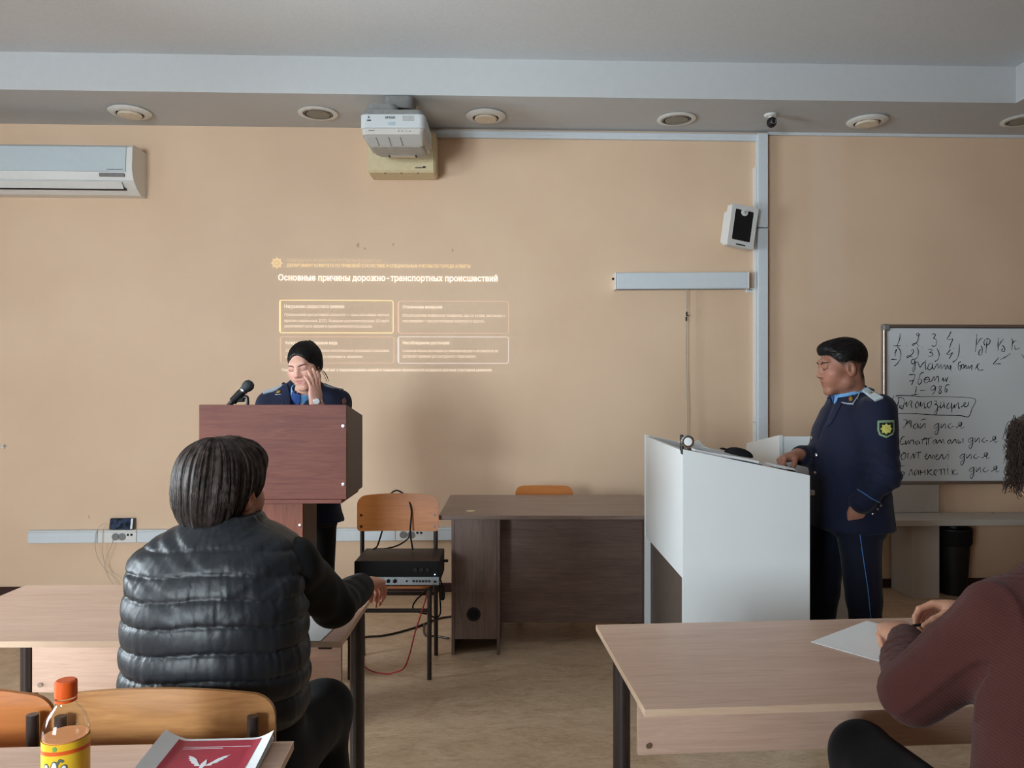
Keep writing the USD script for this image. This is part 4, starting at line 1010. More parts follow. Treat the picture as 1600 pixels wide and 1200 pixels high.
# bottle
b0 = at(103, 1120, 1.245); b0[2] = .7503
t = thing("drink_bottle", "clear plastic bottle with orange cap and yellow label on the nearest desk", "bottle", b0)
nodes = {"f": ("layer_weight", {"blend": 0.35}), "q": ("math", {"math_type": "power", "value2": 2.5}), "h": ("map_range", {"to_min": 0.04, "to_max": 0.6}), "t": ("transparent_bsdf", {"color": (0.97, 0.98, 0.98)}), "g": ("glossy_bsdf", {"roughness": 0.08}), "m": ("mix_closure", {})}
M["pet"] = usdkit.material(stage, "/World/Looks/clear_plastic", nodes, [("f.facing", "q.value1"), ("q.value", "h.value"), ("h.result", "m.fac"), ("t.BSDF", "m.closure1"), ("g.BSDF", "m.closure2")], surface="m.closure")
prof = [(0, .004), (.02, .002), (.031, .0), (.0345, .010), (.0345, .030), (.0335, .034), (.0345, .038), (.0345, .125), (.0335, .128), (.0350, .134), (.0345, .142), (.0330, .150), (.0285, .162), (.0215, .173), (.0155, .180), (.0135, .186), (.0135, .196), (.0, .196)]
part(t, "body", lathe(prof, 48), M["pet"], 40)
M["juice"] = mat("orange_drink", (232, 150, 92), .15, .5, vary=.01)
M["leaf_green"] = mat("label_green", (110, 160, 70), .4, .4)
part(t, "drink", lathe([(0, .005), (.030, .003), (.0335, .012), (.0335, .132), (0, .132)], 40), M["juice"], 30)
nodes = {"tc": ("texture_coordinate", {}), "s": ("separate_xyz", {}), "r": ("rgb_ramp", {"interpolate": False, "ramp": [(0.0, lin((236, 190, 40))), (0.098, lin((236, 190, 40))), (0.106, lin((238, 214, 70))), (0.114, lin((226, 98, 34))), (0.1225, lin((240, 214, 90)))]}),
         "p": ("principled_bsdf", {"roughness": 0.35})}
M["label"] = mat("yellow_label", (240, 206, 48), .35, .5, c2=(234, 180, 40), scale=20)
M["orange"] = mat("orange_cap", (226, 92, 30), .35, .5, vary=.03)
part(t, "label", lathe([(.0348, .042), (.0350, .042), (.0350, .130), (.0348, .130), (.0348, .042)], 48), M["label"], 30)
def band(z0, z1, r_, a0=0, a1=2 * math.pi, slope=0.0, n=40):
    aa = np.linspace(a0, a1, n); v = np.vstack([[(r_ * math.cos(a_), r_ * math.sin(a_), z + slope * math.cos(a_ + 1.2)) for a_ in aa] for z in (z0, z1)] + [[((r_ + .0003) * math.cos(a_), (r_ + .0003) * math.sin(a_), z + slope * math.cos(a_ + 1.2)) for a_ in aa] for z in (z0, z1)])
    f = []
    for i in range(n - 1):
        f += [[2 * n + i, 2 * n + i + 1, 3 * n + i], [2 * n + i + 1, 3 * n + i + 1, 3 * n + i], [i, n + i, i + 1], [i + 1, n + i, n + i + 1]]
    return trimesh.Trimesh(v, f, process=False)
part(t, "label_band", band(.110, .116, .0351, slope=.003), M["orange"], 30, label="orange stripe on the label")
M["label_white"] = mat("label_white", (240, 240, 230), .4, .4)
M["label_grey"] = mat("label_grey", (90, 104, 96), .4, .4)
def wrap(poly, r_):
    m = prism(poly, .0004, "xz", 0); v, f = trimesh.remesh.subdivide_to_size(m.vertices, m.faces, .004)
    a_ = v[:, 0] / r_ - math.pi / 2; rr_ = r_ - v[:, 1]
    return trimesh.Trimesh(np.c_[rr_ * np.cos(a_), rr_ * np.sin(a_), v[:, 2]], f, process=False)
zz = sg.LineString([(-.018, .074), (-.012, .096), (-.006, .078), (.002, .100), (.006, .080), (.016, .094), (.018, .074)])
part(t, "label_graphic", wrap(shapely.union_all([zz.buffer(.0045), sg.LineString([(.004, .096), (.010, .106), (.014, .104)]).buffer(.002)]), .0356), M["label_grey"])
part(t, "label_lettering", wrap(zz.buffer(.0028), .0360), M["label_white"])
part(t, "label_leaf", wrap(sg.Polygon([(.0, .119), (.004, .120), (.006, .124), (.003, .128), (-.001, .126)]), .0356), M["leaf_green"])
lines = shapely.union_all([sg.box(-.02, .1185, .014, .1200), sg.box(-.018, .1225, .004, .1238)])
part(t, "cap", lathe([(0, .2205), (.0135, .2205), (.0165, .218), (.0168, .196), (.0162, .194), (0, .194)], 36), M["orange"], 30)
part(t, "cap_ring", lathe([(.0140, .187), (.0162, .187), (.0164, .191), (.0140, .191), (.0140, .187)], 36), M["orange"], 30)
# ------------------------------------------------------------------ bodies: smooth signed-distance shapes meshed by surface nets
EYEP = np.array([0, 0, EYE])


def V(*a):
    return np.array(a, float)


def nrm(p):
    return np.sqrt(np.einsum("ij,ij->i", p, p))


def unit(v):
    v = np.asarray(v, float)
    return v / np.linalg.norm(v)


def rc(a, b, ra, rb=None, flat=None):
    """round cone from a to b; flat = (axis, s) squashes it along an axis to s of its thickness"""
    a, b = np.asarray(a, float), np.asarray(b, float); rb = ra if rb is None else rb
    if flat is not None:
        n, s = unit(flat[0]), flat[1]
        sq = lambda p: p + ((p @ n) * (1 / s - 1))[..., None] * n
    else:
        s, sq = 1.0, None
    a2, b2 = (a, b) if sq is None else (sq(a), sq(b))
    ba = b2 - a2; L = max(ba @ ba, 1e-12)

    def f(P):
        p = (P if sq is None else sq(P)) - a2
        t = np.clip(p @ ba / L, 0, 1)
        return (nrm(p - t[:, None] * ba) - (ra + t * (rb - ra))) * s
    return f


def ball(c, r):
    c = np.asarray(c, float)
    return lambda P: nrm(P - c) - r


def ell(c, r, R=None):
    c, r = np.asarray(c, float), np.asarray(r, float)

    def f(P):
        p = P - c
        if R is not None:
            p = p @ R
        p = p / r; k0 = nrm(p); k1 = nrm(p / r)
        return k0 * (k0 - 1) / np.maximum(k1, 1e-9)
    return f


def loft(keys, R, o, zlo=None, zhi=None, power=2.3):
    """keys: (height, forward, sideways, half depth, half width) along the local up axis; R columns = right, forward, up; a rounded column"""
    k = np.array(sorted(keys), float); o = np.asarray(o, float)
    z0, z1 = k[0, 0], k[-1, 0]
    from scipy.interpolate import PchipInterpolator
    it = PchipInterpolator(k[:, 0], k[:, 1:])

    def f(P):
        p = (P - o) @ R
        z = np.clip(p[:, 2], z0, z1)
        q = it(z)
        x, y = np.abs(p[:, 0] - q[:, 1]) / q[:, 3], np.abs(p[:, 1] - q[:, 0]) / q[:, 2]
        d = ((x ** power + y ** power + 1e-9) ** (1 / power) - 1) * np.minimum(q[:, 2], q[:, 3])
        e = np.maximum(z0 - p[:, 2], p[:, 2] - z1)
        return np.where((e > 0) & (d > 0), np.hypot(np.maximum(e, 0), np.maximum(d, 0)), np.maximum(d, e))
    return f


class Shape:
    def __init__(self):
        self.ops = []

    def add(self, f, k=.02):
        self.ops.append(("add", f, k)); return self

    def sub(self, f, k=.01):
        self.ops.append(("sub", f, k)); return self

    def cut(self, f, k=.004):
        self.ops.append(("cut", f, k)); return self

    def disp(self, f, m=.02):
        self.ops.append(("disp", f, m)); return self

    def __call__(self, P, only=None):
        d = None
        for i, (kind, f, k) in enumerate(self.ops):
            if only is not None and not only[i]:
                continue
            b = f(P)
            if kind == "add":
                if d is None:
                    d = b
                else:
                    h = np.clip(.5 + .5 * (d - b) / k, 0, 1); d = d + (b - d) * h - k * h * (1 - h)
            elif kind == "disp":
                d = d + b
            else:
                b = -b if kind == "sub" else b
                h = np.clip(.5 + .5 * (b - d) / k, 0, 1); d = d + (b - d) * h + k * h * (1 - h)
        return d

    def per_op(self, P):
        return np.array([f(P) if kind != "disp" else np.zeros(len(P)) for kind, f, k in self.ops])


def axis(lo, hi, h, fine=()):
    x, out = lo, [lo]
    while x < hi:
        s = h
        for a, b, hf in fine:
            if a - h <= x < b:
                s = min(s, hf)
        x += s; out.append(x)
    return np.array(out)


def nets(S, xs, ys, zs):
    """the zero surface of S on a rectilinear grid"""
    B = 10
    ax = []
    for a in (xs, ys, zs):
        extra = (-len(a)) % B
        ax.append(np.r_[a, a[-1] + (np.arange(extra) + 1) * (a[-1] - a[-2])])
    X, Y, Z = ax
    n = (len(X), len(Y), len(Z))
    vol = np.ones(n, np.float32)
    nb = [m // B for m in n]
    c = [np.array([(a[i * B] + a[i * B + B - 1]) / 2 for i in range(m)]) for a, m in zip(ax, nb)]
    hb = [np.array([(a[i * B + B - 1] - a[i * B]) / 2 + .5 * (a[min(i * B + B, len(a) - 1)] - a[i * B + B - 1]) for i in range(m)]) for a, m in zip(ax, nb)]
    G = np.stack(np.meshgrid(*c, indexing="ij"), -1).reshape(-1, 3)
    Hh = np.linalg.norm(np.stack(np.meshgrid(*hb, indexing="ij"), -1).reshape(-1, 3), axis=1)
    D = S.per_op(G); d0 = S(G)
    extra = sum(k for kind, f, k in S.ops if kind == "disp")
    keep = np.abs(d0) < Hh * 1.5 + .012 + extra
    IJK = np.stack(np.meshgrid(*[np.arange(m) for m in nb], indexing="ij"), -1).reshape(-1, 3)
    for b in np.nonzero(~keep)[0]:
        i, j, k = IJK[b] * B
        vol[i:i + B, j:j + B, k:k + B] = np.sign(d0[b]) or 1
    adds = np.array([kind == "add" for kind, f, k in S.ops])
    dmin = np.where(adds[:, None], D, 1e9).min(0)
    for b in np.nonzero(keep)[0]:
        i, j, k = IJK[b] * B
        P = np.stack(np.meshgrid(X[i:i + B], Y[j:j + B], Z[k:k + B], indexing="ij"), -1).reshape(-1, 3)
        only = []
        for o, (kind, f, kk) in enumerate(S.ops):
            if kind == "add":
                only.append(D[o, b] < dmin[b] + 2.6 * Hh[b] + kk + .01)
            elif kind == "sub":
                only.append(D[o, b] < 1.5 * Hh[b] + kk + .01)
            else:
                only.append(True)
        vol[i:i + B, j:j + B, k:k + B] = S(P, only).reshape(B, B, B)
    s = vol < 0
    corners = [(i, j, k) for i in (0, 1) for j in (0, 1) for k in (0, 1)]
    cnt = sum(s[i:n[0] - 1 + i, j:n[1] - 1 + j, k:n[2] - 1 + k].astype(np.int8) for i, j, k in corners)
    act = np.argwhere((cnt > 0) & (cnt < 8))
    idx = -np.ones((n[0] - 1, n[1] - 1, n[2] - 1), np.int64); idx[tuple(act.T)] = np.arange(len(act))
    acc = np.zeros((len(act), 3)); num = np.zeros(len(act))
    co = lambda a: np.stack([X[a[:, 0]], Y[a[:, 1]], Z[a[:, 2]]], 1)
    for a in corners:
        for e in range(3):
            if a[e] == 0:
                b = list(a); b[e] = 1
                ia, ib = act + a, act + b
                va, vb = vol[tuple(ia.T)].astype(float), vol[tuple(ib.T)].astype(float)
                m = (va < 0) != (vb < 0)
                t = (va[m] / (va[m] - vb[m]))[:, None]
                acc[m] += co(ia[m]) * (1 - t) + co(ib[m]) * t; num[m] += 1
    v = acc / num[:, None]
    faces = []
    for e in range(3):
        o1, o2 = [(1, 2), (2, 0), (0, 1)][e]
        sl0 = [slice(1, m - 1) for m in n]; sl1 = list(sl0)
        sl0[e] = slice(0, n[e] - 1); sl1[e] = slice(1, n[e])
        a, b = s[tuple(sl0)], s[tuple(sl1)]
        off = np.array([0 if q == e else 1 for q in range(3)])
        for sign in (True, False):
            g = np.argwhere((a == sign) & (b != sign)) + off
            u1, u2 = np.eye(3, dtype=int)[o1], np.eye(3, dtype=int)[o2]
            q = np.stack([idx[tuple((g - u1 - u2).T)], idx[tuple((g - u2).T)], idx[tuple(g.T)], idx[tuple((g - u1).T)]], 1)
            if not sign:
                q = q[:, ::-1]
            q = q[(q >= 0).all(1)]
            faces += [q[:, [0, 1, 2]], q[:, [0, 2, 3]]]
    return trimesh.Trimesh(v, np.vstack(faces), process=False)


def normals_of(S, P, e=.0015):
    g = np.stack([S(P + e * np.eye(3)[k]) - S(P - e * np.eye(3)[k]) for k in range(3)], 1)
    return g / np.maximum(np.linalg.norm(g, axis=1, keepdims=True), 1e-9)


def from_eye(d0):
    def rays(xy):
        D = np.c_[(xy[:, 0] - 800) / 1200, np.ones(len(xy)), (600 - xy[:, 1]) / 1200]
        return EYEP + D * d0, D / np.linalg.norm(D, axis=1, keepdims=True)
    return rays


def from_local(c, R, dist=.2):
    """2D = (right, up) in a local frame, rays go backwards against its forward axis"""
    def rays(xy):
        return c + xy[:, :1] * R[:, 0] + xy[:, 1:] * R[:, 2] + dist * R[:, 1], np.tile(-R[:, 1], (len(xy), 1))
    return rays


def strip(S, pts, hw, rays, off=.003, under=.004, step=2.0):
    """a narrow band along a line, laid on S"""
    p = np.asarray(pts, float); L = np.r_[0, np.cumsum(np.linalg.norm(np.diff(p, axis=0), axis=1))]
    q = np.linspace(0, L[-1], max(3, int(L[-1] / step))); p = np.c_[np.interp(q, L, p[:, 0]), np.interp(q, L, p[:, 1])]
    d = np.gradient(p, axis=0); nn = np.c_[-d[:, 1], d[:, 0]] / np.linalg.norm(d, axis=1, keepdims=True)
    v2 = np.vstack([p + nn * hw, p - nn * hw]); n = len(p); i = np.arange(n - 1)
    f = np.vstack([np.c_[i, i + 1, n + i], np.c_[i + 1, n + i + 1, n + i]])
    return lay(S, v2, f, rays, off, under)


def drape(S, poly, rays, off=.002, res=.006, under=.003):
    """a flat outline laid on the surface of S as a thin shell"""
    g = poly if hasattr(poly, "exterior") else sg.Polygon(poly)
    m = trimesh.creation.extrude_polygon(g, 1.0, engine="earcut")
    top = m.vertices[:, 2] > .5
    keepf = top[m.faces].all(1)
    f = m.faces[keepf]; u, inv = np.unique(f, return_inverse=True)
    v2, f = m.vertices[u], inv.reshape(-1, 3)
    if np.ptp(v2[:, :2], axis=0).max() > 1.5:      # outline given in pixels of the photograph
        res = 1.6
    v2, f = trimesh.remesh.subdivide_to_size(v2 * (1, 1, 0), f, res, max_iter=20)
    t_ = trimesh.Trimesh(v2, f, process=True); v2, f = np.array(t_.vertices)[:, :2], np.array(t_.faces)
    return lay(S, v2, f, rays, off, under)


def lay(S, v2, f, rays, off, under):
    P, D = rays(v2)
    s = np.zeros(len(P)); best = np.full(len(P), 1e9); bs = s.copy()
    for _ in range(70):
        d = S(P + D * s[:, None])
        better = np.abs(d) < best; bs[better] = s[better]; best[better] = np.abs(d[better])
        s = s + np.clip(d * .85, -.02, .05)
    Q = P + D * bs[:, None]; N = normals_of(S, Q)
    a, b = Q + N * off, Q - N * under
    e = np.sort(np.vstack([f[:, [0, 1]], f[:, [1, 2]], f[:, [2, 0]]]), axis=1)
    ed = np.vstack([f[:, [0, 1]], f[:, [1, 2]], f[:, [2, 0]]])
    _, i, c = np.unique(e, axis=0, return_index=True, return_counts=True)
    bd = ed[i[c == 1]]; n = len(Q)
    fn = np.cross(a[f[:, 1]] - a[f[:, 0]], a[f[:, 2]] - a[f[:, 0]])
    if (fn * N[f[:, 0]]).sum() < 0:
        f = f[:, ::-1]; bd = bd[:, ::-1]
    F = np.vstack([f, f[:, ::-1] + n, np.c_[bd[:, 1], bd[:, 0], bd[:, 0] + n], np.c_[bd[:, 1], bd[:, 0] + n, bd[:, 1] + n]])
    return trimesh.Trimesh(np.vstack([a, b]), F, process=False)


def frame(forward, roll=0.0):
    """columns: right, forward, up"""
    f = unit(forward); r = unit(np.cross(f, [0, 0, 1])); u = np.cross(r, f)
    c_, s_ = math.cos(math.radians(roll)), math.sin(math.radians(roll))
    return np.stack([r * c_ + u * s_, f, u * c_ - r * s_], 1)


def head(S, c, R, neck_to, s=1.0, neck_r=(.054, .062), female=False, lids=0.0):
    """adds a head with face and neck; c is the head's centre"""
    T = lambda x, y, z: c + R @ (np.array([x, y, z]) * s)
    E = lambda x, y, z, a, b, d, k=.02: S.add(ell(T(x, y, z), np.array([a, b, d]) * s, R), k)
    S.add(rc(T(0, -.03, -.055), neck_to, neck_r[0], neck_r[1]), .03)
    E(0, -.018, .032, .076, .094, .084)
    E(0, .030, -.030, .061 if not female else .060, .060, .082, .03)
    for q in (-1, 1):
        S.add(ball(T(q * .045, .006, -.066), (.026 if not female else .029) * s), .03)
        S.add(ball(T(q * .040, .050, -.022), (.026 if not female else .029) * s), .03)
        S.add(ball(T(q * .026, .064, -.052), .018 * s), .025)
    S.add(rc(T(-.012, .070, -.098), T(.012, .070, -.098), .0175 * s), .028)
    S.add(rc(T(-.034, .074, .030), T(.034, .074, .030), .013 * s), .022)
    for q in (-1, 1):
        S.sub(ell(T(q * .032, .098, .010), np.array([.019, .016, .012]) * s, R), .014)
        S.add(ball(T(q * .031, .0715, .007), .0148 * s), .004)
        S.add(rc(T(q * .017, .0835, -.002), T(q * .046, .078, -.003), .0032 * s), .005)   # lower lid
        S.add(rc(T(q * .017, .0850, .0135), T(q * .047, .0785, .0135), .0036 * s), .006)  # lid fold
    S.add(rc(T(0, .082, .018), T(0, .1005, -.024), .0075 * s, .0115 * s), .014)
    for q in (-1, 1):
        S.add(ball(T(q * .0125, .093, -.0275), .0085 * s), .007)
        S.sub(ball(T(q * .006, .101, -.0345), .0035 * s), .004)
    S.add(rc(T(-.018, .0815, -.0525), T(.018, .0815, -.0525), .0065 * s), .010)
    S.add(rc(T(-.015, .0810, -.0665), T(.015, .0810, -.0665), .0075 * s), .010)
    S.sub(rc(T(-.023, .092, -.0592), T(.023, .092, -.0592), .0030 * s), .005)
    for q in (-1, 1):
        S.add(ell(T(q * (.072 if female else .077), -.012, -.012), np.array([.010, .021, .033]) * s * (.8 if female else 1), R), .008)
        S.sub(ell(T(q * .086, -.006, -.010), np.array([.006, .010, .018]) * s, R), .006)
        S.add(ball(T(q * (.074 if female else .080), .004, -.014), .006 * s), .005)
    return T


def finger_chain(S, p, d, n, lens, rads, angles, k=.004):
    a = 0.0; d0, n0 = unit(d), unit(n)
    for i, L in enumerate(lens):
        a += math.radians(angles[i])
        dd = d0 * math.cos(a) + n0 * math.sin(a)
        q = p + dd * L
        S.add(rc(p, q, rads[i], rads[i + 1]), k); p = q
    return p


def hand(S, w, d, n, left, curl, thumb=(.75, .25, (10, 15, 20)), s=1.0, spread=.05, arm=None):
    """w wrist, d towards the fingers, n out of the palm; curl: bend angles per finger (index..little)"""
    w = np.asarray(w, float); d = unit(d); n = unit(np.asarray(n, float) - d * (np.asarray(n) @ d))
    t = np.cross(n, d) if left else np.cross(d, n)
    if arm is not None:
        S.add(rc(arm, w, .036 * s, .025 * s, (n, .85)), .02)
    S.add(rc(w, w + d * .045 * s, .026 * s, .036 * s, (n, .52)), .02)
    S.add(rc(w + d * .045 * s + t * .012 * s, w + d * .082 * s + t * .020 * s, .026 * s, .020 * s, (n, .56)), .015)
    S.add(rc(w + d * .045 * s - t * .012 * s, w + d * .076 * s - t * .020 * s, .026 * s, .018 * s, (n, .56)), .015)
    S.add(rc(w + d * .02 * s + t * .018 * s + n * .006 * s, w + d * .05 * s + t * .028 * s + n * .006 * s, .016 * s, .013 * s), .012)
    bases = [(.088, .029), (.092, .0095), (.088, -.0095), (.079, -.027)]
    lens = [(.040, .025, .021), (.044, .028, .022), (.041, .026, .021), (.032, .020, .018)]
    tips = []
    for i, (b, o) in enumerate(bases):
        p = w + d * b * s + t * o * s
        dd = d + t * spread * (1.5 - i)
        r_ = np.array([.0098, .0088, .0080, .0066]) * s * (1 if i < 3 else .88)
        tips.append(finger_chain(S, p, dd, n, np.array(lens[i]) * s, r_, curl[i]))
    p = w + d * .030 * s + t * .026 * s + n * .006 * s
    td = unit(d * (1 - thumb[0]) + t * thumb[0] + n * thumb[1])
    tips.append(finger_chain(S, p, td, unit(n * .6 + d * .5), np.array([.036, .030, .024]) * s, np.array([.0125, .0108, .0098, .0075]) * s, thumb[2], .006))
    return t, tips


SKIN = {}
nodes = {"a": ("attribute", {"attribute": "tint"}), "g": ("texture_coordinate", {}), "n": ("noise_texture", {"scale": 120.0, "detail": 3.0}), "mr": ("map_range", {"to_min": .92, "to_max": 1.06}), "m": ("mix_color", {"blend_type": "multiply", "fac": 1.0}),
         "b": ("bump", {"strength": .08, "distance": .002}), "p": ("principled_bsdf", {"roughness": .48, "specular_ior_level": .4, "subsurface_weight": .08, "subsurface_scale": .006, "subsurface_radius": (1, .4, .25)})}
M["skin"] = usdkit.material(stage, "/World/Looks/skin", nodes, [("g.object", "n.vector"), ("n.fac", "mr.value"), ("a.color", "m.a"), ("mr.result", "m.b"), ("m.result", "p.base_color"), ("n.fac", "b.height"), ("b.normal", "p.normal")], surface="p.BSDF")


def cloth(name, c, rough=.85, sheen=.25, scale=350.0, bump=.25, spec=.2, **kw):
    a = np.array(lin(c))
    nodes = {"g": ("texture_coordinate", {}), "n": ("noise_texture", {"scale": scale, "detail": 2.0}), "k": ("noise_texture", {"scale": 9.0, "detail": 3.0}), "r": ("rgb_ramp", {"ramp": [(.3, tuple(a * .85)), (.7, tuple(a * 1.12))]}),
             "b": ("bump", {"strength": bump, "distance": .002}), "p": ("principled_bsdf", {"roughness": rough, "specular_ior_level": spec, "sheen_weight": sheen, "sheen_roughness": .5, **kw})}
    return usdkit.material(stage, "/World/Looks/" + name, nodes, [("g.object", "n.vector"), ("g.object", "k.vector"), ("k.fac", "r.fac"), ("r.color", "p.base_color"), ("n.fac", "b.height"), ("b.normal", "p.normal")], surface="p.BSDF")


def hair_mat(name, c, c2, rough=.38):
    nodes = {"a": ("texture_coordinate", {}), "n": ("noise_texture", {"scale": 60.0, "detail": 4.0}), "r": ("rgb_ramp", {"ramp": [(.35, lin(c)), (.7, lin(c2))]}), "p": ("principled_bsdf", {"roughness": rough, "specular_ior_level": .28})}
    return usdkit.material(stage, "/World/Looks/" + name, nodes, [("a.object", "n.vector"), ("n.fac", "r.fac"), ("r.color", "p.base_color")], surface="p.BSDF")


M["navy"] = cloth("navy_wool", (19, 24, 46), .8, .08)
M["navy_w"] = cloth("navy_wool_lighter", (22, 28, 54), .8, .08)
M["trousers"] = cloth("navy_trousers", (17, 21, 38), .8, .08)
M["black_cloth"] = cloth("black_trousers", (16, 16, 20), .85, .08)
M["shirt_blue"] = cloth("pale_blue_shirt", (112, 168, 220), .8, .1)
M["tie_blue"] = cloth("dark_blue_tie", (30, 64, 128), .5, .2)
M["nylon"] = mat("black_nylon", (27, 31, 37), .46, .42, vary=.05, scale=26, bump=.28, stretch=(1, 1, .6))
M["sleeve"] = cloth("black_knit_sleeve", (14, 14, 16), .9, .06)
M["silver_cloth"] = cloth("silver_epaulette", (176, 188, 194), .7, .2, scale=500)
M["gold"] = mat("gold_badge", (206, 160, 72), .35, .5, .8)
M["piping"] = cloth("blue_piping", (70, 118, 178), .7, .1)
M["hair_black"] = hair_mat("hair_black", (14, 12, 12), (30, 25, 24))
M["hair_brown"] = hair_mat("hair_dark_brown", (24, 19, 18), (48, 38, 35), .42)
M["hair_strand"] = hair_mat("hair_strand_brown", (34, 27, 25), (78, 65, 60), .45)
M["curl"] = mat("curly_hair", (46, 32, 27), .6, .25)
M["lip"] = mat("lips", (178, 110, 104), .45, .4)
M["lip_m"] = mat("lips_man", (150, 92, 82), .5, .4)
M["brow"] = mat("eyebrow_hair", (50, 39, 36), .7, .3)
M["lash"] = mat("eyelashes", (44, 32, 30), .6, .3)
M["shoe"] = mat("black_leather", (20, 19, 20), .35, .5)


class Person:
    def __init__(self, label, base):
        self.base = np.array([base[0], base[1], 0.0])
        self.t = thing("person", label, "person", self.base)

    def put(self, name, m, mt, smooth=True, label=None, tint=None, parent=None, kind=None):
        m = m.copy(); m.apply_translation(-self.base)
        return part(parent or self.t, name, m, mt, smooth, label, kind, tint)


def strands(P, name, paths, w0, mt, parent=None):
    """hair as curves: paths (n, k, 3)"""
    paths = np.asarray(paths, float) - P.base
    n, k = paths.shape[:2]
    path = numbered(str((parent or P.t).GetPath()), name)
    c = UsdGeom.BasisCurves.Define(stage, path)
    c.CreateTypeAttr("linear"); c.CreateCurveVertexCountsAttr(Vt.IntArray.FromNumpy(np.full(n, k, np.int32)))
    c.CreatePointsAttr(Vt.Vec3fArray.FromNumpy(paths.reshape(-1, 3).astype(np.float32)))
    w = np.tile(w0 * np.r_[np.full(k - 2, 1.0), .8, .35], n)
    c.CreateWidthsAttr(Vt.FloatArray.FromNumpy(w.astype(np.float32))); c.SetWidthsInterpolation("vertex")
    UsdShade.MaterialBindingAPI.Apply(c.GetPrim()).Bind(mt)
    tag(c.GetPrim(), None, None, None, "stuff")


def skin_tint(m, c, spots=()):
    """per-vertex skin colour; spots: (centre, radius, colour, strength)"""
    col = np.tile(np.array(lin(c)), (len(m.vertices), 1))
    for ctr, r, cc, st in spots:
        w = np.clip(1 - np.linalg.norm(m.vertices - ctr, axis=1) / r, 0, 1) ** 1.0 * st
        col = col * (1 - w[:, None]) + np.array(lin(cc)) * w[:, None]
    return col


def button(c, n, r=.009):
    n = unit(n); m = lathe([(0, 0), (r, 0), (r * .9, .003), (r * .5, .0045), (0, .005)], 18)
    m.apply_transform(trimesh.geometry.align_vectors([0, 0, 1], n)); m.apply_translation(c); return m


def plain(S, lo=0, hi=None):
    """S without its fine relief, or only some of its pieces: quicker to follow"""
    q = Shape(); q.ops = [o for o in S.ops[lo:hi] if o[0] != "disp"]; return q


def blob(*p):
    """a smooth closed outline through the points"""
    q = np.array(p, float); n = len(q)
    return sg.Polygon(smooth_path(np.vstack([q, q, q]), 4)[n * 4:2 * n * 4]).buffer(0)


def combed(H, roots, goal, steps, step):
    H = plain(H)
    p = roots.copy(); out = [p]
    for _ in range(steps):
        d = goal(p); n = normals_of(H, p, .003)
        d = d - n * (d * n).sum(1, keepdims=True); d /= np.maximum(np.linalg.norm(d, axis=1, keepdims=True), 1e-6)
        p = p + d * step
        p = p - normals_of(H, p, .003) * (H(p) - .0016)[:, None]
        out.append(p)
    return np.stack(out, 1)


def roots_on(m, n, keep=None):
    v = m.vertices if keep is None else m.vertices[keep(m.vertices)]
    return v[RNG.integers(0, len(v), n)] + RNG.normal(0, .001, (n, 3))


# ================================================================== the standing officer
P = Person("man standing in navy uniform at the white lectern, fist on it, looking down", (1.546, 3.5))
F0 = unit([-.99, -.10, 0]); RB = frame(F0); RT = RB[:, 0]
O = V(1.546, 3.5, 0)
HC = V(1.487, 3.47, 1.527); HR = frame([-.985, .03, -.15])
sh_n, el_n, wr_n = O - RT * .180 + V(.02, 0, 1.335), V(1.606, 3.30, 1.055), V(1.492, 3.302, .930)
sh_f, el_f, wr_f = O + RT * .175 + V(.045, 0, 1.330), V(1.500, 3.67, 1.095), V(1.292, 3.47, 1.130)
hipn, kneen, ankn = V(1.535, 3.405, .86), V(1.562, 3.41, .49), V(1.60, 3.44, .10)
hipf, kneef, ankf = V(1.50, 3.60, .86), V(1.455, 3.60, .49), V(1.43, 3.62, .10)
S = Shape()
S.add(rc(O + V(0, 0, .90), O + V(0, 0, 1.30), .07, .07))
T = head(S, HC, HR, O + V(-.005, 0, 1.385), 1.03, (.060, .066)); HS = plain(S, 1)
for a, b, c_ in ((sh_n, el_n, wr_n), (sh_f, el_f, wr_f)):
    S.add(rc(O + V(0, 0, 1.30), a, .05, .035), .02); S.add(rc(a, b, .035, .03), .02); S.add(rc(b, c_, .03, .026), .02)
for a, b, c_ in ((hipn, kneen, ankn), (hipf, kneef, ankf)):
    S.add(rc(O + V(0, 0, .92), a, .06, .05), .02); S.add(rc(a, b, .05, .04), .02); S.add(rc(b, c_, .04, .03), .02)
hand(S, wr_f, [-.93, -.30, -.18], [-.25, -.35, -.9], False, [(58, 82, 50), (62, 84, 50), (66, 84, 50), (70, 84, 50)], (.42, .40, (16, 22, 25)), 1.05, .0, el_f)
hand(S, wr_n, [-.05, .36, -.93], [.15, .9, .3], True, [(50, 60, 40)] * 4, (.25, .6, (20, 25, 25)), .86, .0, el_n)
m = nets(S, axis(1.10, 1.76, .012, [(1.12, 1.36, .004), (1.36, 1.60, .0034)]), axis(3.14, 3.72, .012, [(3.30, 3.62, .0034), (3.14, 3.3, .006)]), axis(.06, 1.66, .016, [(1.40, 1.66, .0034), (1.03, 1.17, .004), (.80, .93, .006)]))
sk = (156, 108, 89)
v = (m.vertices - HC) @ HR / 1.03
col = skin_tint(m, sk, [(T(.04, .06, -.03), .05, (190, 116, 98), .35), (T(-.04, .06, -.03), .05, (190, 116, 98), .35)])
st = np.clip((v[:, 2] + .012 + .35 * np.minimum(0, v[:, 1] + .01)* -1) / .045, 0, 1) * np.clip((.022 + .72 * np.maximum(v[:, 2], 0) - v[:, 1]) / .010, 0, 1) * (v[:, 2] > -.09) * (np.abs(v[:, 0]) < .083)
st = np.maximum(st, np.clip((-.045 - v[:, 1]) / .02, 0, 1) * np.clip((v[:, 2] + .085) / .03, 0, 1) * (v[:, 2] < .2))
col = col * (1 - .94 * st[:, None]) + np.array(lin((30, 26, 26))) * .94 * st[:, None]
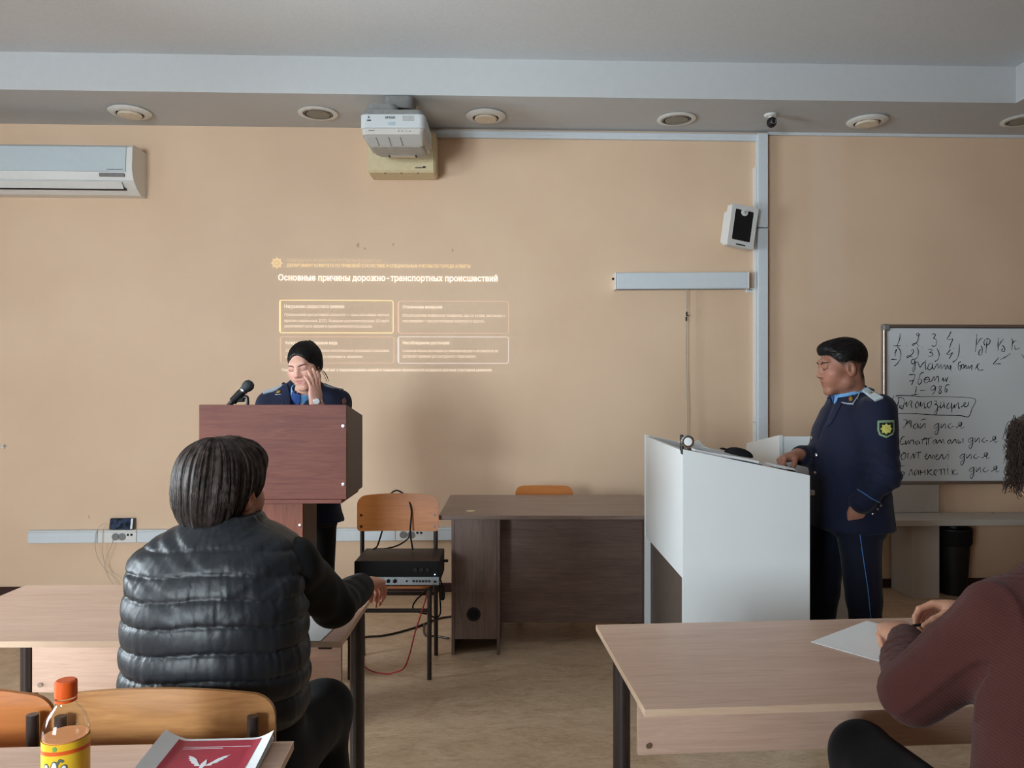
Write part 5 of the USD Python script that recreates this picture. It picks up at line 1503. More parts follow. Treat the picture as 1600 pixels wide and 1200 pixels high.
P.put("body", m, M["skin"], True, None, col)
BS = S
# hair: short, longer on top
H = Shape()
H.add(ell(T(0, -.018, .044), V(.0812, .1015, .086), HR), .01)
H.add(ell(T(0, .042, .088), V(.056, .047, .031), HR), .025)
def hairline(Q):
    p = (Q - HC) @ HR
    return np.maximum(p[:, 1] - (.014 + .72 * p[:, 2] + 3 * np.clip(p[:, 2] - .062, 0, .05)), -.004 - 2.0 * np.clip(-(p[:, 1] + .034), 0, .036) - p[:, 2])
H.cut(hairline, .006); H.sub(ell(T(0, .130, -.006), V(.085, .066, .090), HR), .006)
H.disp(lambda Q: .0045 * (meshkit.noise(((Q - HC) @ HR) * V(190, 50, 120)) - .5) + .003 * (meshkit.noise(((Q - HC) @ HR) * V(70, 20, 60)) - .5), .004)
hm = nets(H, axis(1.35, 1.64, .0035), axis(3.33, 3.6, .0035), axis(1.48, 1.68, .0035))
hr = P.put("hair", hm, M["hair_black"])
rt = roots_on(hm, 1500, lambda v: H(v + normals_of(H, v) * .004) > .002)
strands(P, "hair_strands", combed(H, rt, lambda p: HR[:, 1] * .8 - HR[:, 0] * .35 - HR[:, 2] * .25 + RNG.normal(0, .25, p.shape), 5, .007), .0009, M["hair_black"], hr)
lr = from_local(HC, HR, .2)
def flat2(*p):
    return sg.Polygon([(x * 1.03, y * 1.03) for x, y in p])
for q in (-1, 1):
    P.put("eyebrow", drape(HS, flat2((q * .014, .028), (q * .030, .036), (q * .050, .031), (q * .050, .027), (q * .030, .030), (q * .014, .022)), lr, .0015, .004), M["brow"])
    P.put("eyelid_line", drape(HS, flat2((q * .016, .002), (q * .031, -.0015), (q * .047, .003), (q * .048, .0055), (q * .031, .0022), (q * .016, .0045)), lr, .0008, .003), M["lash"])
P.put("lips", drape(HS, flat2((-.021, -.0585), (-.008, -.0535), (0, -.0545), (.008, -.0535), (.021, -.0585), (.010, -.068), (-.010, -.068)), lr, .0006, .004), M["lip_m"])
# jacket
J = Shape()
J.add(loft([(.79, .0, 0, .165, .205), (.92, .005, 0, .158, .195), (1.02, .012, 0, .156, .19), (1.12, .014, 0, .155, .192), (1.23, .006, 0, .142, .20), (1.32, -.006, 0, .114, .188), (1.38, -.014, 0, .088, .130), (1.41, -.018, 0, .076, .086), (1.428, -.02, 0, .073, .077)], RB, O), .02)
J.add(rc(sh_n, el_n, .075, .060), .035); J.add(rc(el_n, wr_n + (wr_n - el_n) * -.10, .060, .050), .02)
J.add(rc(sh_f, el_f, .075, .060), .035); J.add(rc(el_f, wr_f + (wr_f - el_f) * -.12, .060, .046), .02)
nk = rc(O + V(-.01, 0, 1.385), HC + V(0, 0, -.02), .0745, .070)
nb, nd = O + V(-.005, 0, 1.385), unit(HC - (O + V(-.005, 0, 1.385)))
J.add(rc(nb, nb + nd * .038, .084, .081), .012); J.cut(lambda Q: (Q - nb) @ nd - .036, .004)
J.sub(nk, .006)
# open front between the lapels
fr = O + RB @ V(0, .12, 0)
J.sub(rc(fr + V(0, 0, 1.20) + RB @ V(0, .035, 0), fr + V(0, 0, 1.45) + RB @ V(0, -.03, 0), .004, .042), .006)
J.cut(lambda Q: .80 - Q[:, 2], .006)
J.sub(loft([(.6, 0, 0, .15, .19), (.83, 0, 0, .145, .185)], RB, O), .004)
def folds(Q):
    p = Q - O
    w = meshkit.noise(np.c_[p[:, 0] * 7, p[:, 1] * 7, p[:, 2] * 14 + p[:, 0] * 10]) - .5
    near = np.exp(-(np.linalg.norm(Q - el_n, axis=1) / .12) ** 2)
    return .010 * w * (.5 + near) + .004 * near * np.sin(Q[:, 2] * 130 + Q[:, 0] * 60)
J.disp(folds, .010)
P.put("jacket", nets(J, axis(1.24, 1.74, .0065), axis(3.14, 3.8, .007), axis(.78, 1.48, .0065)), M["navy"])
# shirt and collar, tie
C = Shape()
C.add(loft([(1.10, .0, 0, .128, .17), (1.25, -.002, 0, .125, .175), (1.34, -.008, 0, .095, .15), (1.40, -.014, 0, .075, .08), (1.435, -.012, 0, .069, .070)], RB, O), .02)
nb, nd = O + V(-.005, 0, 1.385), unit(HC - (O + V(-.005, 0, 1.385)))
C.add(rc(nb, nb + nd * .055, .073, .069), .006)
C.sub(rc(nb, HC, .0655, .0615), .003); C.cut(lambda Q: (Q - nb) @ nd - .052, .003)
P.put("shirt", nets(C, axis(1.35, 1.74, .008, [(1.42, 1.62, .0035)]), axis(3.3, 3.72, .008, [(3.40, 3.60, .0035)]), axis(1.08, 1.47, .010, [(1.36, 1.47, .0035)])), M["shirt_blue"])
ey = from_eye(2.9)
K = Shape(); K.ops = J.ops[:-1] if False else list(J.ops)
K2 = Shape(); K2.ops = list(J.ops) + [("add", nk, .01)]
P.put("tie", drape(C, [(1293, 622), (1298, 616), (1304, 619), (1301, 640), (1294, 640)], ey, .004, .008), M["tie_blue"])
P.put("lapel", drape(J, [(1310, 622), (1331, 607), (1347, 593), (1346, 612), (1335, 632), (1317, 629), (1300, 662), (1292, 668)], ey, .005, .010), M["navy_w"])
P.put("lapel_piping", strip(J, [(1316, 629.5), (1325, 631.5), (1334, 631.8), (1340, 622), (1345, 611)], .55, ey, .0075), M["silver_cloth"], label="thin pale edging of the lapel")
P.put("lapel_badge", drape(J, sg.Polygon([(1330 + (3.6 if k % 2 == 0 else 2.4) * math.sin(k * math.pi / 8), 624.5 + (4.4 if k % 2 == 0 else 3.0) * math.cos(k * math.pi / 8)) for k in range(16)]), ey, .008, .006), M["gold"])
ep = P.put("epaulette", drape(J, [(1347, 612), (1355, 608), (1380, 623), (1367.5, 627.5)], ey, .010, .010), M["silver_cloth"])
P.put("star", drape(J, sg.Polygon([(1360 + (2.6 if k % 2 == 0 else 1.1) * math.sin(k * math.pi / 5), 616.5 + (2.6 if k % 2 == 0 else 1.1) * math.cos(k * math.pi / 5)) for k in range(10)]), ey, .0125, .006), M["gold"], parent=ep)
M["patch_edge"] = cloth("patch_green", (116, 140, 112), .8, .1); M["patch_dark"] = cloth("patch_black", (24, 32, 28), .8, .1); M["patch_star"] = cloth("patch_yellow", (186, 182, 96), .8, .1)
shield = sg.Polygon([(1371, 657), (1396.5, 656), (1397, 672), (1395, 679), (1385, 684.5), (1374, 680), (1371, 672)])
pa = P.put("arm_patch", drape(J, shield, ey, .004, .012), M["patch_edge"], label="green shield patch with a pale star on the sleeve")
P.put("patch_field", drape(J, sg.Polygon([(1374, 660.5), (1394, 660), (1394.3, 672), (1392.5, 677), (1385, 681), (1376.5, 677.5), (1374, 672)]), ey, .0055, .012), M["patch_dark"], parent=pa)
P.put("patch_star", drape(J, sg.Polygon([(1384.3 + (9 if k % 2 == 0 else 6.4) * math.sin(k * math.pi / 8), 670 + (9 if k % 2 == 0 else 6.4) * math.cos(k * math.pi / 8)) for k in range(16)]), ey, .007, .012), M["patch_star"], parent=pa)
def on(Sx, px, py, d0=2.9):
    o, D = from_eye(d0)(np.array([[px, py]], float)); s_ = 0.0
    for _ in range(80):
        s_ += float(np.clip(Sx(o + D * s_)[0] * .85, -.02, .05))
    q = o + D * s_; return q[0], normals_of(Sx, q)[0]
for px, py in ((1275, 711), (1274, 739), (1268, 684)):
    q, nn = on(J, px, py); P.put("button", button(q, nn, .0085), M["alu"], 30)
for px, py in ((1376, 790), (1371, 795.5), (1364, 803)):
    q, nn = on(J, px, py); P.put("cuff_button", button(q, nn, .006), M["alu"], 30)
P.put("cuff_piping", strip(J, [(1340, 765), (1350, 771), (1362, 779), (1377, 786)], .7, ey, .003), M["piping"], label="thin blue line around the cuff")
tr = Shape()
tr.add(loft([(.78, .0, 0, .12, .17), (.88, 0, 0, .135, .175), (.98, 0, 0, .13, .17)], RB, O), .02)
for a, b, c_, k in ((hipn, kneen, ankn, 1), (hipf, kneef, ankf, -1)):
    tr.add(rc(a, b, .098, .074), .025); tr.add(rc(b, c_, .072, .064), .02)
tr.disp(lambda Q: .007 * (meshkit.noise(Q * V(12, 12, 9)) - .5) + .003 * np.sin(Q[:, 2] * 70 + Q[:, 0] * 40) * np.clip(1 - Q[:, 2] / .45, 0, 1), .008)
tr.cut(lambda Q: .055 - Q[:, 2], .004)
P.put("trousers", nets(tr, axis(1.25, 1.78, .007), axis(3.2, 3.8, .007), axis(.04, 1.0, .008)), M["trousers"])
P.put("trouser_piping", strip(tr, [(1342, 818), (1345, 845), (1350, 880), (1356, 920), (1360, 960), (1364, 1010)], .75, ey, .003), M["piping"], label="thin blue stripe down the trouser leg")
for a in (ankn, ankf):
    sh_ = Shape(); fwd = F0
    sh_.add(rc(a + V(0, 0, -.05), a + fwd * .14 + V(0, 0, -.068), .045, .032, ([0, 0, 1], .9)), .02).add(rc(a + V(0, 0, -.02), a + V(0, 0, -.06), .045, .045), .03)
    sh_.cut(lambda Q: -Q[:, 2] + .001, .003)
    P.put("shoe", nets(sh_, axis(1.2, 1.75, .008), axis(3.25, 3.75, .008), axis(-.02, .16, .008)), M["shoe"])

# ================================================================== the woman at the podium
P = Person("woman in navy uniform reading at the brown podium, hand at her temple", (-1.0, 3.66))
O = V(-.992, 3.66, 0); RB = frame([-.10, -1, 0])
HC = V(-.956, 3.545, 1.533); HR = frame([-.20, -.94, -.29], -5)
S = Shape()
S.add(rc(O + V(0, 0, .9), O + V(0, 0, 1.32), .07, .07))
T = head(S, HC, HR, O + V(.005, -.02, 1.375), .88, (.047, .054), True); HS = plain(S, 1)
shl, shr = O + RB[:, 0] * -.17 + V(0, 0, 1.365), O + RB[:, 0] * .17 + V(0, 0, 1.365)
ell_, wrl = V(-.790, 3.50, 1.235), V(-.872, 3.415, 1.360)
elr, wrr = V(-1.20, 3.54, 1.10), V(-1.06, 3.45, 1.265)
for a, b, c_ in ((shl, ell_, wrl), (shr, elr, wrr)):
    S.add(rc(O + V(0, 0, 1.32), a, .05, .03), .02); S.add(rc(a, b, .03, .028), .02); S.add(rc(b, c_, .028, .024), .02)
hips = [(O + V(.07, .02, .88), V(-.925, 3.72, .48), V(-.93, 3.74, .10)), (O + V(-.07, .02, .88), V(-1.07, 3.70, .48), V(-1.08, 3.72, .10))]
for a, b, c_ in hips:
    S.add(rc(O + V(0, 0, .92), a, .06, .05), .02); S.add(rc(a, b, .045, .035), .02); S.add(rc(b, c_, .035, .028), .02)
hand(S, wrl, [-.08, .08, 1], [-.88, .48, .05], True, [(4, 10, 8), (4, 10, 8), (8, 12, 10), (12, 14, 12)], (.30, .35, (5, 8, 8)), .88, .12, ell_)
hand(S, wrr, [.3, -.2, -.9], [0, .2, -.3], False, [(30, 30, 20)] * 4, (.5, .2, (10, 10, 10)), .90, .03, elr)
m = nets(S, axis(-1.24, -.74, .012, [(-1.05, -.82, .003)]), axis(3.36, 3.80, .012, [(3.38, 3.64, .003)]), axis(.06, 1.66, .014, [(1.345, 1.66, .003)]))
sk = (200, 152, 134)
P.put("body", m, M["skin"], True, None, skin_tint(m, sk, [(T(.043, .06, -.03), .045, (214, 130, 118), .4), (T(-.043, .06, -.03), .045, (214, 130, 118), .4), (T(0, .10, -.028), .02, (208, 136, 120), .3), (T(.032, .085, .012), .018, (176, 116, 106), .5), (T(-.032, .085, .012), .018, (176, 116, 106), .5)]))
H = Shape()
H.add(ell(T(0, -.020, .036), V(.0725, .091, .0795), HR), .01)
H.add(ell(T(0, -.022, -.004), V(.0735, .062, .055), HR), .012)
H.sub(ell(T(0, .118, -.010), V(.068, .074, .097), HR), .006)
H.cut(lambda Q: -(((Q - HC) @ HR)[:, 2] + .062 + .5 * np.minimum(0, ((Q - HC) @ HR)[:, 1] * -1 - .02)), .01)
H.add(ball(T(-.022, -.066, .092), .020), .006)
H.add(rc(T(-.022, -.060, .106), T(-.026, -.060, .126), .004, .0010), .004)
H.add(rc(T(-.016, -.062, .106), T(-.008, -.062, .119), .0035, .0010), .004)
H.add(rc(T(-.026, -.062, .104), T(-.036, -.062, .114), .003, .0010), .004)
H.disp(lambda Q: .0025 * (meshkit.noise(((Q - HC) @ HR) * V(160, 30, 60)) - .5), .002)
hm = nets(H, axis(-1.07, -.83, .0033), axis(3.40, 3.72, .0033), axis(1.42, 1.74, .0033))
hr = P.put("hair", hm, M["hair_black"])
knot = T(-.022, -.066, .098)
strands(P, "hair_strands", combed(H, roots_on(hm, 1800), lambda p: (knot - p) + RNG.normal(0, .012, p.shape), 6, .008), .0008, M["hair_black"], hr)
for k, (dx, dz) in enumerate(((.030, -.042), (.036, -.052), (.026, -.048))):
    a = V(-.880, 3.545, 1.520 - .006 * k)
    P.put("loose_strand", tube(smooth_path([a, a + V(dx * .5, .0, dz * .35), a + V(dx, .0, dz)], 6), .0012, 6), M["hair_black"], parent=hr)
lr = from_local(HC, HR, .2)
flat2 = lambda *p: sg.Polygon(p)
for q in (-1, 1):
    P.put("eyebrow", drape(HS, blob((q * .012, .0190), (q * .028, .0255), (q * .040, .0258), (q * .046, .0225), (q * .039, .0232), (q * .028, .0222), (q * .013, .0155)), lr, .0012, .004), M["brow"])
    P.put("eyelash_line", drape(HS, flat2((q * .017, .001), (q * .024, -.0018), (q * .032, -.0028), (q * .040, -.0012), (q * .0475, .003), (q * .046, .0038), (q * .039, .0006), (q * .032, -.0010), (q * .024, .0), (q * .017, .0024)), lr, .0010, .003), M["lash"])
P.put("lips", drape(HS, blob((-.0185, -.0525), (-.010, -.0485), (-.004, -.0472), (0, -.0482), (.004, -.0472), (.010, -.0485), (.0185, -.0525), (.011, -.0585), (0, -.0605), (-.011, -.0585)), lr, .0007, .003), M["lip"])
J = Shape()
J.add(loft([(.80, .0, 0, .135, .19), (.95, 0, 0, .115, .165), (1.05, 0, 0, .110, .155), (1.20, .006, 0, .122, .172), (1.30, 0, 0, .105, .192), (1.37, -.004, 0, .086, .196), (1.405, -.006, 0, .072, .184), (1.43, -.008, 0, .062, .145), (1.452, -.01, 0, .055, .092), (1.47, -.01, 0, .052, .068)], RB, O), .02)
J.add(rc(shl + V(0, 0, -.01), ell_, .062, .052), .03); J.add(rc(ell_, ell_ + (wrl - ell_) * .62, .052, .040), .02)
J.add(rc(shr + V(0, 0, -.01), elr, .062, .052), .03); J.add(rc(elr, elr + (wrr - elr) * .75, .052, .040), .02)
nk = rc(O + V(.005, -.02, 1.375), HC + V(0, 0, -.02), .0625, .060)
J.sub(nk, .006)
fr = O + RB @ V(0, .10, 0)
J.sub(rc(fr + V(0, 0, 1.18), fr + V(0, 0, 1.45) + RB @ V(0, -.02, 0), .004, .046), .006)
J.disp(lambda Q: .008 * (meshkit.noise((Q - O) * V(9, 9, 14)) - .5), .006)
P.put("jacket", nets(J, axis(-1.30, -.68, .006), axis(3.38, 3.86, .006), axis(.78, 1.50, .006)), M["navy"])
C = Shape()
C.add(loft([(1.10, .0, 0, .095, .14), (1.25, 0, 0, .098, .15), (1.34, -.004, 0, .076, .13), (1.40, -.008, 0, .060, .075), (1.44, -.008, 0, .052, .056)], RB, O), .02)
nb = O + V(.005, -.02, 1.388); nd = unit(HC - nb)
C.add(rc(nb, nb + nd * .05, .0625, .059), .006)
C.sub(rc(nb, HC, .0555, .0485), .003); C.cut(lambda Q: (Q - nb) @ nd - .052, .003)
P.put("shirt", nets(C, axis(-1.18, -.80, .008, [(-1.08, -.88, .0035)]), axis(3.46, 3.8, .008, [(3.48, 3.72, .0035)]), axis(1.08, 1.50, .012, [(1.36, 1.50, .0035)])), M["shirt_blue"])
ey = from_eye(3.2)
K2 = Shape(); K2.ops = list(J.ops) + [("add", nk, .01)]
P.put("tie", drape(C, [(457, 613), (462, 609.5), (469, 613), (470, 623), (467, 640), (456, 640)], ey, .005, .008), M["tie_blue"])
P.put("lapel", drape(J, [(430, 615), (443, 598), (449, 600), (452, 612), (456, 640), (436, 640), (441, 626)], ey, .004, .008), M["navy_w"])
P.put("lapel", drape(J, [(482, 613), (488, 605), (490, 612), (487, 640), (474, 640)], ey, .004, .008), M["navy_w"])
P.put("lapel_badge", drape(J, sg.Polygon([(432.5, 614.5), (436, 611), (440, 612), (437.5, 615), (434, 615.5)]), ey, .008, .004), M["gold"])
P.put("lapel_piping", strip(J, [(431, 617), (436, 617.2), (440, 616.6)], .4, ey, .006), M["silver_cloth"])
M["epau"] = cloth("epaulette_grey", (136, 144, 154), .7, .2)
up_R = np.stack([V(1, 0, 0), V(0, 0, 1), V(0, 1, 0)], 1)
for x_a, x_b in ((-1.178, -1.088), (-.896, -.806)):
    P.put("epaulette", drape(J, sg.box(x_a + .992, -.026, x_b + .992, .014).buffer(-.006).buffer(.006), from_local(V(-.992, 3.66, 1.40), up_R, .2), .005, .012, .004), M["epau"])
wd = unit(wrl - ell_); wc = wrl + V(-.002, .001, .012)
wt = P.put("watch", moved(lathe([(.0285, -.006), (.031, -.006), (.031, .006), (.0285, .006), (.0285, -.006)], 30), wc, trimesh.geometry.align_vectors([0, 0, 1], [-.10, .06, 1])), M["chrome"], 30)
P.put("watch_dial", moved(lathe([(0, -.003), (.013, -.003), (.013, .003), (.0, .004)], 24), wc + V(.012, -.030, .001), trimesh.geometry.align_vectors([0, 0, 1], [.38, -.92, .05])), M["paper"], 30, parent=wt)
q, nn = on(J, 539, 624, 3.2); M["patch_red"] = cloth("patch_maroon", (110, 70, 62), .8, .1)
P.put("arm_patch", drape(J, [(534.5, 625), (538, 621), (541.5, 626), (540, 632), (536, 632)], ey, .003, .006), M["patch_red"])
tr = Shape()
tr.add(loft([(.78, .0, 0, .10, .15), (.88, 0, 0, .115, .165), (1.0, 0, 0, .10, .14)], RB, O), .02)
for a, b, c_ in hips:
    tr.add(rc(a, b, .084, .062), .02); tr.add(rc(b, c_, .062, .060), .02)
tr.disp(lambda Q: .006 * (meshkit.noise(Q * V(12, 12, 9)) - .5), .006); tr.cut(lambda Q: .05 - Q[:, 2], .004)
P.put("trousers", nets(tr, axis(-1.22, -.78, .008), axis(3.5, 3.88, .008), axis(.04, 1.02, .008)), M["black_cloth"])
for a, b, c_ in hips:
    sh_ = Shape().add(rc(c_ + V(0, 0, -.05), c_ + V(-.01, -.12, -.07), .038, .026), .02).add(rc(c_, c_ + V(0, 0, -.055), .036, .038), .03).cut(lambda Q: -Q[:, 2] + .001, .003)
    P.put("shoe", nets(sh_, axis(-1.18, -.84, .008), axis(3.5, 3.82, .008), axis(-.02, .15, .008)), M["shoe"])

# ================================================================== the man in the puffer vest, from behind
P = Person("man in black quilted vest seen from behind, seated at the left desk", (-.662, 1.76))
O = V(-.680, 1.800, 0); RB = frame([.03, 1, 0]); RB_l = frame([.03, 1, .10])
HC = V(-.689, 1.845, 1.193); HR = frame([.34, .93, -.10])
S = Shape()
S.add(rc(O + V(0, 0, .55), O + V(0, .02, 1.0), .08, .07))
T = head(S, HC, HR, O + V(0, .01, 1.055), 1.0, (.056, .062))
shr, elr, wrr = O + V(.160, .015, 1.020), V(-.472, 2.045, .862), V(-.446, 2.285, .850)
shl, ell_, wrl = O + V(-.150, .03, 1.02), V(-.80, 2.04, .84), V(-.70, 2.26, .815)
for a, b, c_ in ((shl, ell_, wrl), (shr, elr, wrr)):
    S.add(rc(O + V(0, .02, .98), a, .05, .035), .02); S.add(rc(a, b, .032, .03), .02); S.add(rc(b, c_, .03, .026), .02)
knr, anr = V(-.520, 2.085, .560), V(-.50, 2.06, .10)
knl, anl = V(-.80, 2.10, .545), V(-.82, 2.10, .10)
hpr, hpl = V(-.575, 1.74, .545), V(-.755, 1.74, .545)
for a, b, c_ in ((hpr, knr, anr), (hpl, knl, anl)):
    S.add(rc(O + V(0, 0, .58), a, .06, .05), .02); S.add(rc(a, b, .05, .04), .02); S.add(rc(b, c_, .04, .03), .02)
hand(S, wrr, [.22, .90, -.12], [.12, .05, -1], False, [(28, 50, 30), (38, 55, 30), (46, 58, 32), (52, 60, 32)], (.30, .25, (8, 12, 15)), 1.02, .02, elr)
hand(S, wrl, [.5, .85, -.1], [.0, .05, -1], True, [(12, 18, 12)] * 4, (.4, .2, (8, 10, 10)), 1.0, .03, ell_)
m = nets(S, axis(-.92, -.36, .012, [(-.78, -.56, .0042), (-.50, -.38, .0034)]), axis(1.60, 2.50, .014, [(1.68, 1.95, .0042), (2.26, 2.48, .0034)]), axis(.07, 1.35, .014, [(1.06, 1.34, .0035), (.79, .92, .003)]))
P.put("body", m, M["skin"], True, None, skin_tint(m, (196, 140, 116), [(T(.077, -.005, -.005), .04, (200, 120, 100), .4)]))
# thick straight hair falling from the crown
crown = T(-.01, -.045, .118)
H = Shape()
H.add(ell(T(0, -.020, .036), V(.093, .110, .094), HR), .02)
H.add(ell(T(0, -.055, -.020), V(.083, .070, .086), HR), .03)
H.add(ell(T(-.005, .045, .08), V(.075, .055, .045), HR), .03)
H.sub(ell(T(0, .125, -.045), V(.10, .085, .115), HR), .012)
H.sub(ell(T(.088, .020, -.045), V(.022, .045, .058), HR), .008)
H.sub(ell(T(-.092, .024, -.050), V(.020, .045, .055), HR), .008)
H.cut(lambda Q: -(((Q - HC) @ HR)[:, 2] + .086 + .012 * (meshkit.noise(Q * V(110, 110, 1)) - .5)), .006)
def locks(Q):
    p = (Q - crown) @ HR
    a = np.arctan2(p[:, 0], -p[:, 1] + 1e-9); rr_ = np.linalg.norm(p, axis=1)
    w = meshkit.noise(np.c_[a * 9 + rr_ * 6, rr_ * 7, a * 0]) - .5
    w2 = meshkit.noise(np.c_[a * 26 + rr_ * 8, rr_ * 10, a * 0 + 3]) - .5
    return (.008 * w + .005 * w2) * np.clip(rr_ / .06, .15, 1)
H.disp(locks, .010)
hm = nets(H, axis(-.86, -.52, .0036), axis(1.64, 2.0, .004), axis(1.08, 1.36, .0036))
hr = P.put("hair", hm, M["hair_brown"])
# single strands over it
n_s = 5000
ph = RNG.uniform(-math.pi, math.pi, n_s); L0_ = RNG.uniform(.03, .10, n_s); L1_ = L0_ + RNG.uniform(.05, .13, n_s)
tt = np.linspace(0, 1, 9)
rr_ = L0_[:, None] + (L1_ - L0_)[:, None] * tt
ang = ph[:, None] + RNG.normal(0, .22, n_s)[:, None] * tt
# walk over the hair surface: start above it along the fall line, then drop onto it
u_ = np.stack([np.sin(ang), -np.cos(ang)], -1)
th = rr_ / .105
pts = (crown + (T(0, -.02, .0) - crown) * .98)[None, None] + (np.sin(th)[..., None] * (u_[..., :1] * HR[:, 0] * .108 + u_[..., 1:] * HR[:, 1] * .118)) + (np.cos(th) * .128)[..., None] * HR[:, 2]
q = pts.reshape(-1, 3); Hp = plain(H)
for k_ in range(3):
    G_ = Hp if k_ == 0 else H
    q = q - normals_of(G_, q, .003) * (G_(q) - .0012)[:, None]
pts = q.reshape(n_s, 9, 3)
ok = (np.abs(Hp(q)).reshape(n_s, 9).max(1) < .016) & (((pts - HC) @ HR)[..., 2].min(1) > -.095) & (np.linalg.norm(np.diff(pts, axis=1), axis=2).max(1) < .03)
strands(P, "hair_strands", pts[ok], .0010, M["hair_strand"], hr)
# vest
seams = [1.130, 1.079, 1.030, .981, .927, .869, .812, .755, .700]
sm = np.array(seams)
Vt_ = Shape()
Vt_.add(loft([(.66, -.01, -.006, .148, .202), (.72, -.012, -.008, .150, .208), (.82, -.014, -.008, .152, .206), (.92, -.012, -.006, .150, .203), (1.0, -.004, -.003, .142, .206), (1.05, .004, 0, .128, .198), (1.09, .012, 0, .106, .160), (1.125, .02, 0, .086, .098), (1.15, .022, 0, .080, .084)], RB, O), .02)
nkv = rc(O + V(0, .025, 1.07), HC + V(0, 0, -.02), .066, .066)
Vt_.sub(nkv, .008)
for a, b in ((shr, elr), (shl, ell_)):
    d_ = unit(b - a)
    Vt_.sub(rc(a + V(.06 * np.sign(a[0] - O[0]), .02, -.02), b, .066, .07), .012)
def puff(Q):
    z = Q[:, 2] + .004 * np.sin(Q[:, 0] * 22) + .05 * (Q[:, 0] - O[0]) ** 2 * 4
    k = np.clip(np.searchsorted(-sm, -z), 1, len(sm) - 1)
    top, bot = sm[k - 1], sm[k]
    t_ = np.clip((top - z) / (top - bot), 0, 1)
    lobe = np.clip(np.sin(np.pi * t_), 0, 1) ** .6
    a = np.arctan2(Q[:, 0] - O[0], -(Q[:, 1] - O[1]) + 1e-9)
    pk = meshkit.noise(np.c_[a * 24 + 3 * k, z * 14, k * 1.7]) - .5
    xx = Q[:, 0] - O[0] - .02; sg_ = 1 / (1 + np.exp(-xx * 45))
    diag = (1 - sg_) * meshkit.noise(np.c_[xx * 34 + Q[:, 2] * 44, Q[:, 2] * 8, xx * 0 + .3]) + sg_ * meshkit.noise(np.c_[xx * 34 - Q[:, 2] * 44, Q[:, 2] * 8, xx * 0 + 7.3]) - .5
    up = np.clip((z - .90) / .12, 0, 1)
    edge = np.minimum(t_, 1 - t_) * (top - bot)
    return -.0052 * lobe * (1 - .4 * up) + .0022 * np.exp(-(edge / .004) ** 2) + .0046 * pk * (1.15 - lobe * .7) + .012 * diag * up + .007 * (meshkit.noise(np.c_[Q[:, 0] * 9 + z * 6, Q[:, 1] * 9, z * 16]) - .5)
Vt_.disp(puff, .02)
Vt_.cut(lambda Q: .675 - Q[:, 2], .012)
Vt_.cut(lambda Q: Q[:, 2] - 1.148, .010)
P.put("vest", nets(Vt_, axis(-.92, -.40, .0042), axis(1.53, 1.96, .005), axis(.66, 1.18, .0040)), M["nylon"])
sl = Shape()
for a, b, c_ in ((shr, elr, wrr), (shl, ell_, wrl)):
    sl.add(rc(O + V(0, .01, .985), a, .06, .058), .02); sl.add(rc(a, b, .062 if a is shr else .054, .056), .03); sl.add(rc(b, b + (c_ - b) * .92, .056, .041), .02)
sl.add(loft([(.70, 0, 0, .13, .17), (.9, 0, 0, .125, .165), (1.02, 0, 0, .11, .165), (1.08, .01, 0, .08, .11)], RB, O), .02)
sl.disp(lambda Q: .010 * (meshkit.noise(Q * V(14, 14, 16)) - .5) + .003 * np.sin(Q[:, 1] * 90 + Q[:, 2] * 50) * np.exp(-(np.linalg.norm(Q - elr, axis=1) / .12) ** 2), .009)
P.put("sweater", nets(sl, axis(-.96, -.36, .006), axis(1.55, 2.34, .006), axis(.68, 1.14, .006)), M["sleeve"])
tr = Shape()
tr.add(rc(hpl + V(.02, -.02, 0), hpr + V(-.02, -.02, 0), .105, .105, ([0, 0, 1], .85)), .03)
tr.add(loft([(.50, 0, 0, .13, .18), (.62, 0, 0, .135, .19), (.74, 0, 0, .13, .18)], RB, O), .03)
for a, b, c_ in ((hpr, knr, anr), (hpl, knl, anl)):
    tr.add(rc(a, b, .094, .082), .03); tr.add(rc(b, c_, .080, .060), .025)
tr.disp(lambda Q: .012 * (meshkit.noise(Q * V(11, 11, 13)) - .5), .008); tr.cut(lambda Q: .05 - Q[:, 2], .004)
tr.cut(lambda Q: -(Q[:, 2] - .457) - 1e3 * (Q[:, 1] > 1.965), .004)
P.put("trousers", nets(tr, axis(-.96, -.38, .007), axis(1.54, 2.24, .007), axis(.03, .80, .007)), M["black_cloth"])
for c_ in (anr, anl):
    sh_ = Shape().add(rc(c_ + V(0, 0, -.05), c_ + V(.01, .14, -.066), .044, .034), .02).add(rc(c_, c_ + V(0, 0, -.05), .042, .044), .03).cut(lambda Q: -Q[:, 2] + .001, .003)
    P.put("shoe", nets(sh_, axis(-.90, -.42, .009), axis(1.98, 2.32, .009), axis(-.02, .16, .009)), M["shoe"])

# ================================================================== the person in the burgundy sweater
P = Person("person in burgundy ribbed sweater writing at the right desk, cut by the photo's edge", (1.02, 1.33))
sh_l, el_l, wr_l = V(.957, 1.495, .985), V(.848, 1.625, .794), V(.992, 1.935, .806)
sh_r, el_r, wr_r = V(1.315, 1.56, 1.0), V(1.44, 1.86, .83), V(1.295, 2.185, .806)
hipc, neck = V(.99, 1.27, .50), V(1.15, 1.565, 1.10)
HC = V(1.203, 1.675, 1.265); HR = frame([.10, .93, -.36])
up = unit(neck - hipc); fw = unit(V(-.22, .975, 0) - up * (V(-.22, .975, 0) @ up)); RB = np.stack([np.cross(fw, up), fw, up], 1)
S = Shape()
S.add(rc(hipc + up * .1, neck - up * .06, .08, .07))
T = head(S, HC, HR, neck - up * .02, 1.0, (.054, .060))
for a, b, c_ in ((sh_l, el_l, wr_l), (sh_r, el_r, wr_r)):
    S.add(rc(neck - up * .10, a, .05, .035), .02); S.add(rc(a, b, .032, .03), .02); S.add(rc(b, c_, .03, .027), .02)
